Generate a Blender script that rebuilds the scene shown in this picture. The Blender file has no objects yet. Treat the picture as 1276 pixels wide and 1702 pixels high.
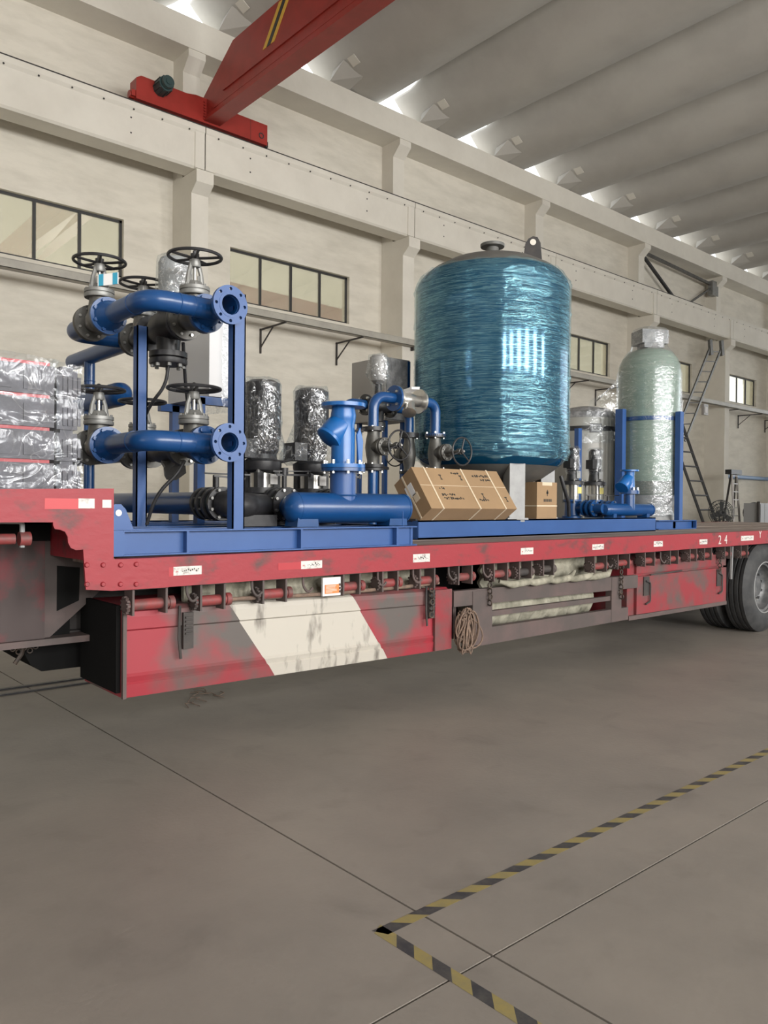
import bpy, bmesh, math, random
from mathutils import Vector, Matrix, noise
random.seed(7)
PI = math.pi
S = bpy.context.scene
C = S.collection

# ------------------------------------------------------------------ camera, light, exposure
cd = bpy.data.cameras.new('camera'); cam = bpy.data.objects.new('camera', cd); C.objects.link(cam)
cd.sensor_fit = 'HORIZONTAL'; cd.sensor_width = 36.0; cd.lens = 36.0 * 1296.93 / 1276.0
cd.clip_end = 300
yaw, pit, rol = math.radians(48.825), math.radians(-0.509), math.radians(0.5036)
F = Vector((math.cos(yaw)*math.cos(pit), math.sin(yaw)*math.cos(pit), math.sin(pit)))
R0 = Vector((math.sin(yaw), -math.cos(yaw), 0)); U0 = R0.cross(F)
R1 = R0*math.cos(rol) + U0*math.sin(rol); U1 = R1.cross(F)
mw = Matrix.Identity(4)
for i in range(3):
    mw[i][0] = R1[i]; mw[i][1] = U1[i]; mw[i][2] = -F[i]
mw[0][3] = 0; mw[1][3] = 0; mw[2][3] = 1.40
cam.matrix_world = mw
S.camera = cam

w = bpy.data.worlds.new('daylight'); S.world = w; w.use_nodes = True
bgn = w.node_tree.nodes['Background']
bgn.inputs[0].default_value = (0.93, 0.97, 1.0, 1); bgn.inputs[1].default_value = 2.6
S.view_settings.view_transform = 'Standard'; S.view_settings.look = 'None'
S.view_settings.gamma = 1.0; S.view_settings.use_curve_mapping = False
S.view_settings.exposure = 0.30

def area(name, loc, rot, sx, sy, power, col=(1, 0.98, 0.95)):
    l = bpy.data.lights.new(name, 'AREA'); l.shape = 'RECTANGLE'; l.size = sx; l.size_y = sy
    l.energy = power; l.color = col
    o = bpy.data.objects.new(name, l); C.objects.link(o); o.location = loc; o.rotation_euler = rot
    return o
# daylight entering through the tall windows of the opposite wall (Y = -14)
WINX = (-5.5, -1.5, 2.5, 6.5, 11.0, 16.5)
for xx in WINX:
    area('window_daylight', (xx, -14.3, 5.1), (math.radians(90), 0, 0), 1.8, 4.8, 800)

# ------------------------------------------------------------------ materials
def nd(t, typ, **kw):
    n = t.nodes.new(typ)
    for k, v in kw.items(): setattr(n, k, v)
    return n
def mat(name, c1, c2=None, scale=6.0, rough=0.5, metal=0.0, bump=0.0, bscale=None, lo=0.4, hi=0.65, coat=0.0, stretch=None, spec=None, detail=6):
    m = bpy.data.materials.new(name); m.use_nodes = True; t = m.node_tree
    b = t.nodes['Principled BSDF']
    b.inputs['Base Color'].default_value = (*c1, 1); b.inputs['Roughness'].default_value = rough
    b.inputs['Metallic'].default_value = metal
    if coat: b.inputs['Coat Weight'].default_value = coat; b.inputs['Coat Roughness'].default_value = 0.15
    if spec is not None: b.inputs['Specular IOR Level'].default_value = spec
    if c2 is not None or bump:
        tc = nd(t, 'ShaderNodeTexCoord'); mp = nd(t, 'ShaderNodeMapping')
        t.links.new(tc.outputs['Object'], mp.inputs[0])
        if stretch: mp.inputs['Scale'].default_value = stretch
    if c2 is not None:
        nz = nd(t, 'ShaderNodeTexNoise'); nz.inputs['Scale'].default_value = scale; nz.inputs['Detail'].default_value = detail
        nz.inputs['Roughness'].default_value = 0.62
        t.links.new(mp.outputs[0], nz.inputs['Vector'])
        rp = nd(t, 'ShaderNodeValToRGB'); rp.color_ramp.elements[0].position = lo; rp.color_ramp.elements[1].position = hi
        rp.color_ramp.elements[0].color = (*c1, 1); rp.color_ramp.elements[1].color = (*c2, 1)
        t.links.new(nz.outputs[0], rp.inputs[0]); t.links.new(rp.outputs[0], b.inputs['Base Color'])
    if bump:
        nb = nd(t, 'ShaderNodeTexNoise'); nb.inputs['Scale'].default_value = bscale or scale*4; nb.inputs['Detail'].default_value = 4
        t.links.new(mp.outputs[0], nb.inputs['Vector'])
        bp = nd(t, 'ShaderNodeBump'); bp.inputs['Strength'].default_value = bump; bp.inputs['Distance'].default_value = 0.02
        t.links.new(nb.outputs[0], bp.inputs['Height']); t.links.new(bp.outputs[0], b.inputs['Normal'])
    return m
def film(name, base=0.06, wr=0.6, scale=9.0, stretch=(1, 1, 1), rough=0.12, tint=(0.95, 0.97, 1.0), wid=0.035, dist=0.03, facing=0.3, strength=0.8):
    m = bpy.data.materials.new(name); m.use_nodes = True; t = m.node_tree; t.nodes.clear()
    out = nd(t, 'ShaderNodeOutputMaterial'); mix = nd(t, 'ShaderNodeMixShader')
    tr = nd(t, 'ShaderNodeBsdfTransparent'); tr.inputs[0].default_value = (0.93, 0.95, 0.96, 1)
    gl = nd(t, 'ShaderNodeBsdfPrincipled'); gl.inputs['Base Color'].default_value = (*tint, 1); gl.inputs['Metallic'].default_value = 0.8
    gl.inputs['Roughness'].default_value = rough
    tc = nd(t, 'ShaderNodeTexCoord'); mp = nd(t, 'ShaderNodeMapping'); mp.inputs['Scale'].default_value = stretch
    t.links.new(tc.outputs['Object'], mp.inputs[0])
    def ridge(sc, dis, off):
        a = nd(t, 'ShaderNodeTexNoise'); a.inputs['Scale'].default_value = sc; a.inputs['Detail'].default_value = 2.5; a.inputs['Distortion'].default_value = dis
        t.links.new(mp.outputs[0], a.inputs['Vector'])
        q = nd(t, 'ShaderNodeMath', operation='SUBTRACT'); q.inputs[1].default_value = 0.5 + off; t.links.new(a.outputs[0], q.inputs[0])
        r = nd(t, 'ShaderNodeMath', operation='ABSOLUTE'); t.links.new(q.outputs[0], r.inputs[0]); return r
    r1 = ridge(scale, 1.2, 0.0); r2 = ridge(scale*2.1, 0.8, 0.05)
    mn = nd(t, 'ShaderNodeMath', operation='MINIMUM'); t.links.new(r1.outputs[0], mn.inputs[0]); t.links.new(r2.outputs[0], mn.inputs[1])
    ad0 = nd(t, 'ShaderNodeMath', operation='ADD'); t.links.new(r1.outputs[0], ad0.inputs[0]); t.links.new(r2.outputs[0], ad0.inputs[1])
    bp = nd(t, 'ShaderNodeBump'); bp.inputs['Strength'].default_value = strength; bp.inputs['Distance'].default_value = dist
    t.links.new(ad0.outputs[0], bp.inputs['Height']); t.links.new(bp.outputs[0], gl.inputs['Normal'])
    mr = nd(t, 'ShaderNodeMapRange'); mr.interpolation_type = 'SMOOTHSTEP'; mr.inputs['From Min'].default_value = 0.0; mr.inputs['From Max'].default_value = wid
    mr.inputs['To Min'].default_value = wr; mr.inputs['To Max'].default_value = base
    t.links.new(mn.outputs[0], mr.inputs['Value'])
    lw = nd(t, 'ShaderNodeLayerWeight'); lw.inputs[0].default_value = 0.2
    ad = nd(t, 'ShaderNodeMath', operation='MULTIPLY_ADD'); ad.use_clamp = True
    t.links.new(lw.outputs['Facing'], ad.inputs[0]); ad.inputs[1].default_value = facing; t.links.new(mr.outputs[0], ad.inputs[2])
    t.links.new(ad.outputs[0], mix.inputs[0]); t.links.new(tr.outputs[0], mix.inputs[1]); t.links.new(gl.outputs[0], mix.inputs[2])
    t.links.new(mix.outputs[0], out.inputs[0])
    return m

M = {}
M['wall'] = mat('painted_brick_wall', (0.71, 0.67, 0.585), (0.585, 0.55, 0.475), 1.6, 0.85, bump=0.45, bscale=9, lo=0.38, hi=0.72, stretch=(0.6, 0.6, 2.2))
M['conc'] = mat('whitewashed_concrete', (0.71, 0.675, 0.60), (0.64, 0.605, 0.535), 1.2, 0.8, bump=0.12, bscale=12, lo=0.35, hi=0.7)
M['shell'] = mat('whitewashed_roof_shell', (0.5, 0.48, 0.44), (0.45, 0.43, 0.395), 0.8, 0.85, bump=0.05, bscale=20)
M['floor'] = mat('worn_concrete_floor', (0.268, 0.240, 0.210), (0.212, 0.192, 0.170), 1.3, 0.5, bump=0.06, bscale=40, lo=0.33, hi=0.68)
M['seam'] = mat('dark_joint', (0.03, 0.028, 0.025), rough=0.9)
M['tape_y'] = mat('yellow_tape', (0.30, 0.24, 0.085), (0.25, 0.21, 0.10), 20, 0.5)
M['tape_k'] = mat('black_tape', (0.04, 0.04, 0.045), (0.08, 0.075, 0.07), 20, 0.5)
M['crane'] = mat('crane_red_paint', (0.33, 0.03, 0.022), (0.27, 0.026, 0.018), 3, 0.4)
M['yellow'] = mat('warning_yellow', (0.65, 0.40, 0.05), rough=0.5)
M['black'] = mat('black_paint', (0.018, 0.018, 0.02), (0.035, 0.035, 0.038), 12, 0.42)
M['dark'] = mat('dark_dirty_steel', (0.032, 0.030, 0.030), (0.06, 0.05, 0.045), 5, 0.7)
M['motor_g'] = mat('dark_green_motor', (0.03, 0.06, 0.06), rough=0.45)
M['steel_frame'] = mat('dark_window_frame', (0.03, 0.03, 0.03), rough=0.5)
M['red'] = mat('worn_red_truck_paint', (0.29, 0.022, 0.032), (0.085, 0.04, 0.038), 7.0, 0.5, bump=0.08, bscale=30, lo=0.53, hi=0.70, detail=12, stretch=(0.6, 1, 1))
M['red2'] = mat('dusty_red_truck_paint', (0.25, 0.024, 0.033), (0.085, 0.072, 0.066), 3.0, 0.6, bump=0.06, bscale=30, lo=0.42, hi=0.66)
M['red3'] = mat('grimy_dark_red_steel', (0.055, 0.038, 0.036), (0.16, 0.022, 0.028), 2.6, 0.65, lo=0.45, hi=0.62)
M['red_d'] = mat('faded_red_reflective_tape', (0.40, 0.028, 0.038), rough=0.4)
M['shade_black'] = mat('shaded_black_steel', (0.010, 0.010, 0.010), rough=0.95, spec=0.1)  # under-deck shade put into the colour of recessed and hidden steel
M['rack'] = mat('dull_brown_steel', (0.075, 0.060, 0.056), (0.11, 0.075, 0.07), 3.5, 0.65)
M['drum'] = mat('winch_red', (0.26, 0.045, 0.045), (0.12, 0.06, 0.055), 14, 0.55)
M['wood'] = mat('grey_brown_deck_plank', (0.19, 0.145, 0.12), (0.30, 0.25, 0.22), 3, 0.75, bump=0.2, bscale=20, stretch=(0.4, 4, 1))
M['white_s'] = mat('white_reflective_tape', (0.62, 0.60, 0.57), (0.30, 0.27, 0.25), 30, 0.45, lo=0.52, hi=0.7)
M['red_s'] = mat('red_reflective_tape', (0.48, 0.03, 0.038), rough=0.35)
M['letter'] = mat('pale_lettering', (0.60, 0.58, 0.55), rough=0.6)
M['ink'] = mat('dark_ink', (0.03, 0.028, 0.025), rough=0.7)
M['rubber'] = mat('tyre_rubber', (0.028, 0.029, 0.031), (0.05, 0.05, 0.05), 8, 0.65)
M['rim'] = mat('grey_rim', (0.10, 0.105, 0.11), (0.2, 0.2, 0.2), 10, 0.5, metal=0.3)
M['blue'] = mat('blue_pipe_enamel', (0.008, 0.062, 0.205), (0.007, 0.054, 0.18), 4, 0.28, spec=0.6)
M['blue2'] = mat('bright_blue_casting', (0.009, 0.125, 0.40), (0.008, 0.11, 0.36), 4, 0.3, spec=0.6)
M['blue_b'] = mat('blue_beam_paint', (0.030, 0.092, 0.275), (0.026, 0.082, 0.25), 3, 0.38)
M['cast'] = mat('grey_cast_iron', (0.10, 0.098, 0.09), (0.15, 0.145, 0.135), 9, 0.42, metal=0.45)
M['cast_l'] = mat('silver_grey_casting', (0.25, 0.25, 0.24), (0.20, 0.20, 0.19), 9, 0.42, metal=0.35)
M['steel'] = mat('bright_bolt_steel', (0.55, 0.545, 0.525), rough=0.3, metal=0.9)
M['stain'] = mat('stainless_steel', (0.62, 0.61, 0.58), (0.52, 0.51, 0.49), 10, 0.28, metal=0.9)
M['fdark'] = mat('dark_film_wrapped', (0.02, 0.02, 0.022), rough=0.4)
M['film'] = film('clear_stretch_film', 0.07, 0.36, 6.5, wid=0.022, rough=0.17)
M['film_b'] = film('loose_stretch_film', 0.03, 0.17, 3.0, wid=0.008, strength=0.5, facing=0.10, rough=0.14)
M['film_t'] = film('clear_stretch_film_on_tank', 0.05, 0.30, 3.0, stretch=(0.5, 0.5, 16.0), rough=0.10, tint=(0.42, 0.82, 0.92), wid=0.05, dist=0.010, facing=0.25, strength=0.6)
M['film_s'] = film('thin_film_sheet', 0.02, 0.16, 4.0, wid=0.012, dist=0.012, facing=0.15)
M['film_f'] = film('thin_clear_film', 0.04, 0.26, 5.0, stretch=(1, 1, 2.5), wid=0.025, dist=0.012, facing=0.3)
M['tank'] = mat('deep_blue_tank_enamel', (0.006, 0.08, 0.17), (0.005, 0.068, 0.15), 3, 0.11, metal=0.45, spec=0.7)
M['tank_top'] = mat('grey_tank_primer', (0.10, 0.10, 0.095), (0.13, 0.13, 0.12), 6, 0.5)
M['frp'] = mat('grey_green_frp', (0.27, 0.34, 0.29), (0.22, 0.29, 0.245), 4, 0.28, stretch=(1, 1, 10))
M['frp_g'] = mat('pale_grey_frp', (0.36, 0.35, 0.315), (0.30, 0.295, 0.27), 4, 0.35)
M['frp_b'] = mat('dark_frp_collar', (0.13, 0.145, 0.13), rough=0.4)
M['head'] = mat('grey_valve_head', (0.16, 0.16, 0.165), (0.3, 0.3, 0.3), 14, 0.4)
M['cab'] = mat('grey_cabinet', (0.30, 0.285, 0.27), rough=0.42)
M['cab_w'] = mat('pale_cabinet', (0.58, 0.58, 0.59), rough=0.4)
M['leg'] = mat('pale_grey_steel', (0.33, 0.335, 0.335), (0.27, 0.275, 0.275), 8, 0.45)
M['carton'] = mat('brown_cardboard', (0.33, 0.215, 0.115), (0.30, 0.195, 0.105), 3, 0.75, bump=0.03)
M['strap'] = mat('cream_packing_strap', (0.66, 0.55, 0.40), rough=0.45)
M['paper'] = mat('white_paper', (0.72, 0.71, 0.70), rough=0.7)
M['cyan'] = mat('cyan_print', (0.03, 0.28, 0.42), rough=0.5)
M['orange'] = mat('orange_print', (0.75, 0.22, 0.06), rough=0.5)
M['ylab'] = mat('yellow_label', (0.75, 0.66, 0.22), rough=0.5)
M['tray'] = mat('dark_grey_tray', (0.055, 0.05, 0.062), (0.085, 0.08, 0.10), 10, 0.45)
M['tray_r'] = mat('red_tray_edge', (0.42, 0.03, 0.04), rough=0.4)
M['tray_w'] = mat('pale_tray_panel', (0.42, 0.41, 0.40), rough=0.5)
M['tarp'] = mat('dirty_canvas', (0.38, 0.36, 0.285), (0.11, 0.105, 0.075), 9, 0.85, bump=0.5, bscale=18, lo=0.35, hi=0.75)
M['rope'] = mat('brown_rope', (0.22, 0.15, 0.11), (0.14, 0.10, 0.08), 30, 0.9)
M['chain'] = mat('rusty_chain', (0.06, 0.05, 0.045), (0.10, 0.07, 0.05), 30, 0.6, metal=0.4)
M['ladder'] = mat('dark_ladder_steel', (0.04, 0.04, 0.042), rough=0.5)
M['alu'] = mat('aluminium_ladder', (0.33, 0.31, 0.30), rough=0.4, metal=0.4)
M['tray_c'] = mat('grey_cable_tray', (0.40, 0.38, 0.33), (0.34, 0.32, 0.28), 3, 0.5)
M['fan'] = mat('dark_fan_wire', (0.05, 0.052, 0.052), rough=0.5)
M['locker'] = mat('grey_sheet_metal', (0.34, 0.34, 0.34), rough=0.45)
M['pipe_b'] = mat('pale_blue_wall_pipe', (0.25, 0.36, 0.55), rough=0.5)
M['poster'] = mat('pale_green_poster', (0.55, 0.66, 0.58), rough=0.6)
M['poster_g'] = mat('green_poster_strip', (0.10, 0.42, 0.28), rough=0.6)
def scuffed(m, scale, lo, hi, dark):   # scuffs and stains worn into a floor
    t = m.node_tree; b = t.nodes['Principled BSDF']; src = b.inputs['Base Color'].links[0].from_socket
    tc = nd(t, 'ShaderNodeTexCoord'); n = nd(t, 'ShaderNodeTexNoise'); n.inputs['Scale'].default_value = scale; n.inputs['Detail'].default_value = 8; n.inputs['Distortion'].default_value = 0.6
    t.links.new(tc.outputs['Object'], n.inputs['Vector'])
    r = nd(t, 'ShaderNodeValToRGB'); r.color_ramp.elements[0].position = lo; r.color_ramp.elements[1].position = hi
    r.color_ramp.elements[0].color = (1, 1, 1, 1); r.color_ramp.elements[1].color = (dark, dark, dark, 1); t.links.new(n.outputs[0], r.inputs[0])
    mx = nd(t, 'ShaderNodeMix', data_type='RGBA', blend_type='MULTIPLY'); mx.inputs['Factor'].default_value = 1
    t.links.new(src, mx.inputs['A']); t.links.new(r.outputs[0], mx.inputs['B']); t.links.new(mx.outputs['Result'], b.inputs['Base Color'])
scuffed(M['floor'], 3.2, 0.56, 0.76, 0.84)
def glass():
    m = bpy.data.materials.new('hazy_window_glass'); m.use_nodes = True; t = m.node_tree; t.nodes.clear()
    out = nd(t, 'ShaderNodeOutputMaterial'); m1 = nd(t, 'ShaderNodeMixShader'); m2 = nd(t, 'ShaderNodeMixShader')
    tr = nd(t, 'ShaderNodeBsdfTransparent'); gl = nd(t, 'ShaderNodeBsdfGlossy'); df = nd(t, 'ShaderNodeBsdfDiffuse')
    tr.inputs[0].default_value = (0.66, 0.64, 0.54, 1); gl.inputs[1].default_value = 0.02; gl.inputs[0].default_value = (1, 0.97, 0.86, 1)
    df.inputs[0].default_value = (0.60, 0.575, 0.48, 1)
    m1.inputs[0].default_value = 0.40; m2.inputs[0].default_value = 0.30
    t.links.new(tr.outputs[0], m1.inputs[1]); t.links.new(gl.outputs[0], m1.inputs[2])
    t.links.new(m1.outputs[0], m2.inputs[1]); t.links.new(df.outputs[0], m2.inputs[2]); t.links.new(m2.outputs[0], out.inputs[0])
    return m
M['glass'] = glass()
def toolbox_mat():
    m = mat('red_and_white_banded_paint', (0.35, 0.028, 0.042)); t = m.node_tree; b = t.nodes['Principled BSDF']; b.inputs['Roughness'].default_value = 0.55
    tc = nd(t, 'ShaderNodeTexCoord'); sp = nd(t, 'ShaderNodeSeparateXYZ'); t.links.new(tc.outputs['Object'], sp.inputs[0])
    # object origin is the trailer origin: x along the trailer, z up
    mu = nd(t, 'ShaderNodeMath', operation='MULTIPLY_ADD'); t.links.new(sp.outputs['Z'], mu.inputs[0]); mu.inputs[1].default_value = 0.70
    t.links.new(sp.outputs['X'], mu.inputs[2])
    a = nd(t, 'ShaderNodeMath', operation='GREATER_THAN'); a.inputs[1].default_value = 2.30 + 0.7*0.80; t.links.new(mu.outputs[0], a.inputs[0])
    c = nd(t, 'ShaderNodeMath', operation='LESS_THAN'); c.inputs[1].default_value = 3.20 + 0.7*0.80; t.links.new(mu.outputs[0], c.inputs[0])
    ml = nd(t, 'ShaderNodeMath', operation='MULTIPLY'); t.links.new(a.outputs[0], ml.inputs[0]); t.links.new(c.outputs[0], ml.inputs[1])
    def nz(scale, lo, hi, c1, c2, st=(1, 1, 1)):
        mp = nd(t, 'ShaderNodeMapping'); mp.inputs['Scale'].default_value = st; t.links.new(tc.outputs['Object'], mp.inputs[0])
        n = nd(t, 'ShaderNodeTexNoise'); n.inputs['Scale'].default_value = scale; n.inputs['Detail'].default_value = 7; t.links.new(mp.outputs[0], n.inputs['Vector'])
        r = nd(t, 'ShaderNodeValToRGB'); r.color_ramp.elements[0].position = lo; r.color_ramp.elements[1].position = hi
        r.color_ramp.elements[0].color = (*c1, 1); r.color_ramp.elements[1].color = (*c2, 1); t.links.new(n.outputs[0], r.inputs[0]); return r
    rd = nz(2.2, 0.44, 0.62, (0.30, 0.025, 0.038), (0.10, 0.085, 0.078))
    wh = nz(9, 0.54, 0.74, (0.47, 0.44, 0.385), (0.11, 0.095, 0.08), (1.6, 1, 0.5))
    mx = nd(t, 'ShaderNodeMix', data_type='RGBA'); t.links.new(ml.outputs[0], mx.inputs['Factor'])
    t.links.new(rd.outputs[0], mx.inputs['A']); t.links.new(wh.outputs[0], mx.inputs['B']); t.links.new(mx.outputs['Result'], b.inputs['Base Color'])
    return m
M['tool'] = toolbox_mat()

# ------------------------------------------------------------------ mesh helpers
def basis(ax):
    a = Vector(ax).normalized(); h = Vector((0, 0, 1)) if abs(a.z) < 0.9 else Vector((1, 0, 0))
    u = a.cross(h).normalized(); v = a.cross(u).normalized()
    return a, u, v
class MB:
    def __init__(s): s.v = []; s.f = []
    def add(s, vs, fs):
        o = len(s.v); s.v += [Vector(p) for p in vs]; s.f += [[i + o for i in f] for f in fs]; return s
    def box(s, x0, x1, y0, y1, z0, z1):
        return s.hexa([(x0, y0, z0), (x1, y0, z0), (x1, y1, z0), (x0, y1, z0), (x0, y0, z1), (x1, y0, z1), (x1, y1, z1), (x0, y1, z1)])
    def hexa(s, p):
        return s.add(p, [[0, 3, 2, 1], [4, 5, 6, 7], [0, 1, 5, 4], [1, 2, 6, 5], [2, 3, 7, 6], [3, 0, 4, 7]])
    def obox(s, c, ex, ey, ez):   # centre and half-extent vectors
        c = Vector(c); ex = Vector(ex); ey = Vector(ey); ez = Vector(ez)
        return s.hexa([c - ex - ey - ez, c + ex - ey - ez, c + ex + ey - ez, c - ex + ey - ez, c - ex - ey + ez, c + ex - ey + ez, c + ex + ey + ez, c - ex + ey + ez])
    def bar(s, a, b, w, h=None, up=(0, 0, 1)):
        a = Vector(a); b = Vector(b); d = (b - a); L = d.length; d.normalize(); h = h or w
        u = d.cross(Vector(up))
        if u.length < 1e-4: u = d.cross(Vector((1, 0, 0)))
        u.normalize(); v = u.cross(d)
        return s.obox((a + b)/2, d*L/2, u*w/2, v*h/2)
    def lathe(s, prof, o, ax=(0, 0, 1), seg=24, caps=True):
        a, u, v = basis(ax); o = Vector(o); vs = []; fs = []; n = len(prof)
        for (r, h) in prof:
            for k in range(seg):
                t = 2*PI*k/seg; vs.append(o + a*h + (u*math.cos(t) + v*math.sin(t))*r)
        for i in range(n - 1):
            for k in range(seg):
                k2 = (k + 1) % seg; fs.append([i*seg + k, i*seg + k2, (i + 1)*seg + k2, (i + 1)*seg + k])
        if caps:
            fs.append(list(range(seg))[::-1]); fs.append([(n - 1)*seg + k for k in range(seg)])
        return s.add(vs, fs)
    def cyl(s, a, b, r, r2=None, seg=20):
        a = Vector(a); b = Vector(b); return s.lathe([(r, 0), (r if r2 is None else r2, (b - a).length)], a, b - a, seg)
    def ring(s, o, ax, ri, ro, t, seg=28):   # annular plate from o along ax
        return s.lathe([(ri, 0), (ro, 0), (ro, t), (ri, t), (ri, 0)], o, ax, seg, caps=False)
    def tube(s, pts, r, seg=16, caps=True):
        pts = [Vector(p) for p in pts]; n = len(pts); vs = []; fs = []
        tg = [(pts[min(i + 1, n - 1)] - pts[max(i - 1, 0)]).normalized() for i in range(n)]
        a, u, v = basis(tg[0])
        for i in range(n):
            if i:
                q = tg[i - 1].rotation_difference(tg[i]); u = q @ u; v = q @ v
            rr = r[i] if isinstance(r, (list, tuple)) else r
            for k in range(seg):
                t = 2*PI*k/seg; vs.append(pts[i] + (u*math.cos(t) + v*math.sin(t))*rr)
        for i in range(n - 1):
            for k in range(seg):
                k2 = (k + 1) % seg; fs.append([i*seg + k, i*seg + k2, (i + 1)*seg + k2, (i + 1)*seg + k])
        if caps: fs.append(list(range(seg))[::-1]); fs.append([(n - 1)*seg + k for k in range(seg)])
        return s.add(vs, fs)
    def torus(s, c, ax, R, r, seg=32, ms=8, a0=0, a1=2*PI):
        a, u, v = basis(ax); c = Vector(c); full = abs(a1 - a0 - 2*PI) < 1e-6
        n = seg if full else seg + 1; vs = []; fs = []
        for i in range(n):
            t = a0 + (a1 - a0)*i/seg; d = u*math.cos(t) + v*math.sin(t)
            for k in range(ms):
                q = 2*PI*k/ms; vs.append(c + d*(R + r*math.cos(q)) + a*r*math.sin(q))
        for i in range(seg):
            i2 = (i + 1) % n
            for k in range(ms):
                k2 = (k + 1) % ms; fs.append([i*ms + k, i2*ms + k, i2*ms + k2, i*ms + k2])
        return s.add(vs, fs)
    def prism(s, out, d, o=(0, 0, 0), U=(1, 0, 0), V=(0, 0, 1)):   # outline (u, v) extruded along d
        U = Vector(U); V = Vector(V); d = Vector(d); o = Vector(o); n = len(out)
        vs = [o + U*p[0] + V*p[1] for p in out]; vs += [p + d for p in vs]
        return s.add(vs, [list(range(n))[::-1], list(range(n, 2*n))] + [[i, (i + 1) % n, n + (i + 1) % n, n + i] for i in range(n)])
    def bolts(s, c, ax, R, n, r=0.011, h=0.014, ph=0.0, sides=6):
        a, u, v = basis(ax); c = Vector(c)
        for k in range(n):
            t = 2*PI*(k + 0.5)/n + ph; p = c + (u*math.cos(t) + v*math.sin(t))*R
            s.lathe([(r, 0), (r, h)], p, a, sides)
        return s
    def drilled(s, c, ax, ri, ro, t, n, rb, rh):   # flange plate with real bolt holes
        a, u, v = basis(ax); c = Vector(c)
        pol = lambda r, q: (r*math.cos(q), r*math.sin(q))
        for k in range(n):
            q0 = 2*PI*k/n; dq = PI/n
            out = [pol(ro, q0 + dq*(j/3 - 1)) for j in range(7)] + [pol((ri + ro)/2, q0 + dq)] + [pol(ri, q0 + dq*(1 - j/3)) for j in range(7)] + [pol((ri + ro)/2, q0 - dq)]
            hc = pol(rb, q0); hol = []
            for p in out:
                d = Vector((p[0] - hc[0], p[1] - hc[1])).normalized(); hol.append((hc[0] + d.x*rh, hc[1] + d.y*rh))
            m = len(out); P = lambda q, h: c + u*q[0] + v*q[1] + a*h
            vs = [P(q, 0) for q in out] + [P(q, 0) for q in hol] + [P(q, t) for q in out] + [P(q, t) for q in hol]; fs = []
            for i in range(m):
                j = (i + 1) % m
                fs += [[i, j, m + j, m + i], [2*m + j, 2*m + i, 3*m + i, 3*m + j], [m + i, m + j, 3*m + j, 3*m + i]]
                if i < 6 or 8 <= i < 14: fs.append([j, i, 2*m + i, 2*m + j])
            s.add(vs, fs)
        return s
    def jitter(s, amp, sc, seed=0.0, start=0):
        for i in range(start, len(s.v)):
            p = s.v[i]; s.v[i] = p + noise.noise_vector(p*sc + Vector((seed, seed*2.1, -seed)))*amp
        return s
    def build(s, name, m, parent=None, smooth=True, origin=None, ang=38, label=None, kind=None):
        me = bpy.data.meshes.new(name)
        off = Vector((0, 0, 0))
        if origin is not None: off = Vector(origin)
        elif parent is not None: off = wloc(parent)
        me.from_pydata([tuple(p - off) for p in s.v], [], s.f); me.validate()
        bm = bmesh.new(); bm.from_mesh(me); bmesh.ops.recalc_face_normals(bm, faces=bm.faces); bm.to_mesh(me); bm.free()
        if smooth:
            me.polygons.foreach_set('use_smooth', [True]*len(me.polygons)); me.set_sharp_from_angle(angle=math.radians(ang))
        me.materials.append(M[m] if isinstance(m, str) else m)
        o = bpy.data.objects.new(name, me); C.objects.link(o)
        o.location = off
        if parent is not None:
            o.parent = parent; o.location = off - wloc(parent)
        if label: o['label'] = label
        if kind: o['kind'] = kind
        return o
def wloc(o):
    p = Vector(o.location)
    while o.parent is not None: o = o.parent; p += Vector(o.location)
    return p
def thing(name, loc, label, cat, group=None):
    o = bpy.data.objects.new(name, None); C.objects.link(o); o.location = loc
    o.empty_display_size = 0.05
    o['label'] = label; o['category'] = cat
    if group: o['group'] = group
    return o
def tag(o, label, cat, group=None):
    o['label'] = label; o['category'] = cat
    if group: o['group'] = group
    return o
def struct(o): o['kind'] = 'structure'; return o
def bend(pts, r, n=7):   # polyline with rounded corners
    pts = [Vector(p) for p in pts]; out = [pts[0]]
    for i in range(1, len(pts) - 1):
        a = (pts[i - 1] - pts[i]); b = (pts[i + 1] - pts[i]); rr = min(r, a.length*0.49, b.length*0.49); a.normalize(); b.normalize()
        p0 = pts[i] + a*rr; p2 = pts[i] + b*rr
        # circular-ish arc (quadratic weighting close to a circle for right angles)
        for k in range(n + 1):
            t = k/n; q = p0*(1 - t)**2 + pts[i]*2*t*(1 - t)*0.83 + p2*t**2; wgt = (1 - t)**2 + 2*t*(1 - t)*0.83 + t**2; out.append(q/wgt)
    out.append(pts[-1]); return out
def text_mesh(s, size, origin, U, V, name, m, parent, depth=0.001, align='CENTER'):
    cu = bpy.data.curves.new('t', 'FONT'); cu.body = s; cu.size = size; cu.align_x = align; cu.align_y = 'CENTER'; cu.extrude = depth
    o = bpy.data.objects.new('t', cu); C.objects.link(o)
    dg = bpy.context.evaluated_depsgraph_get(); me = bpy.data.meshes.new_from_object(o.evaluated_get(dg))
    bpy.data.objects.remove(o); bpy.data.curves.remove(cu)
    U = Vector(U).normalized(); V = Vector(V).normalized(); N = U.cross(V); og = Vector(origin)
    b = MB(); b.add([og + U*p.co.x + V*p.co.y + N*p.co.z for p in me.vertices], [list(f.vertices) for f in me.polygons])
    bpy.data.meshes.remove(me)
    return b.build(name, m, parent, smooth=False)
X = Vector((1, 0, 0)); Y = Vector((0, 1, 0)); Z = Vector((0, 0, 1))
FZ = -0.045

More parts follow.
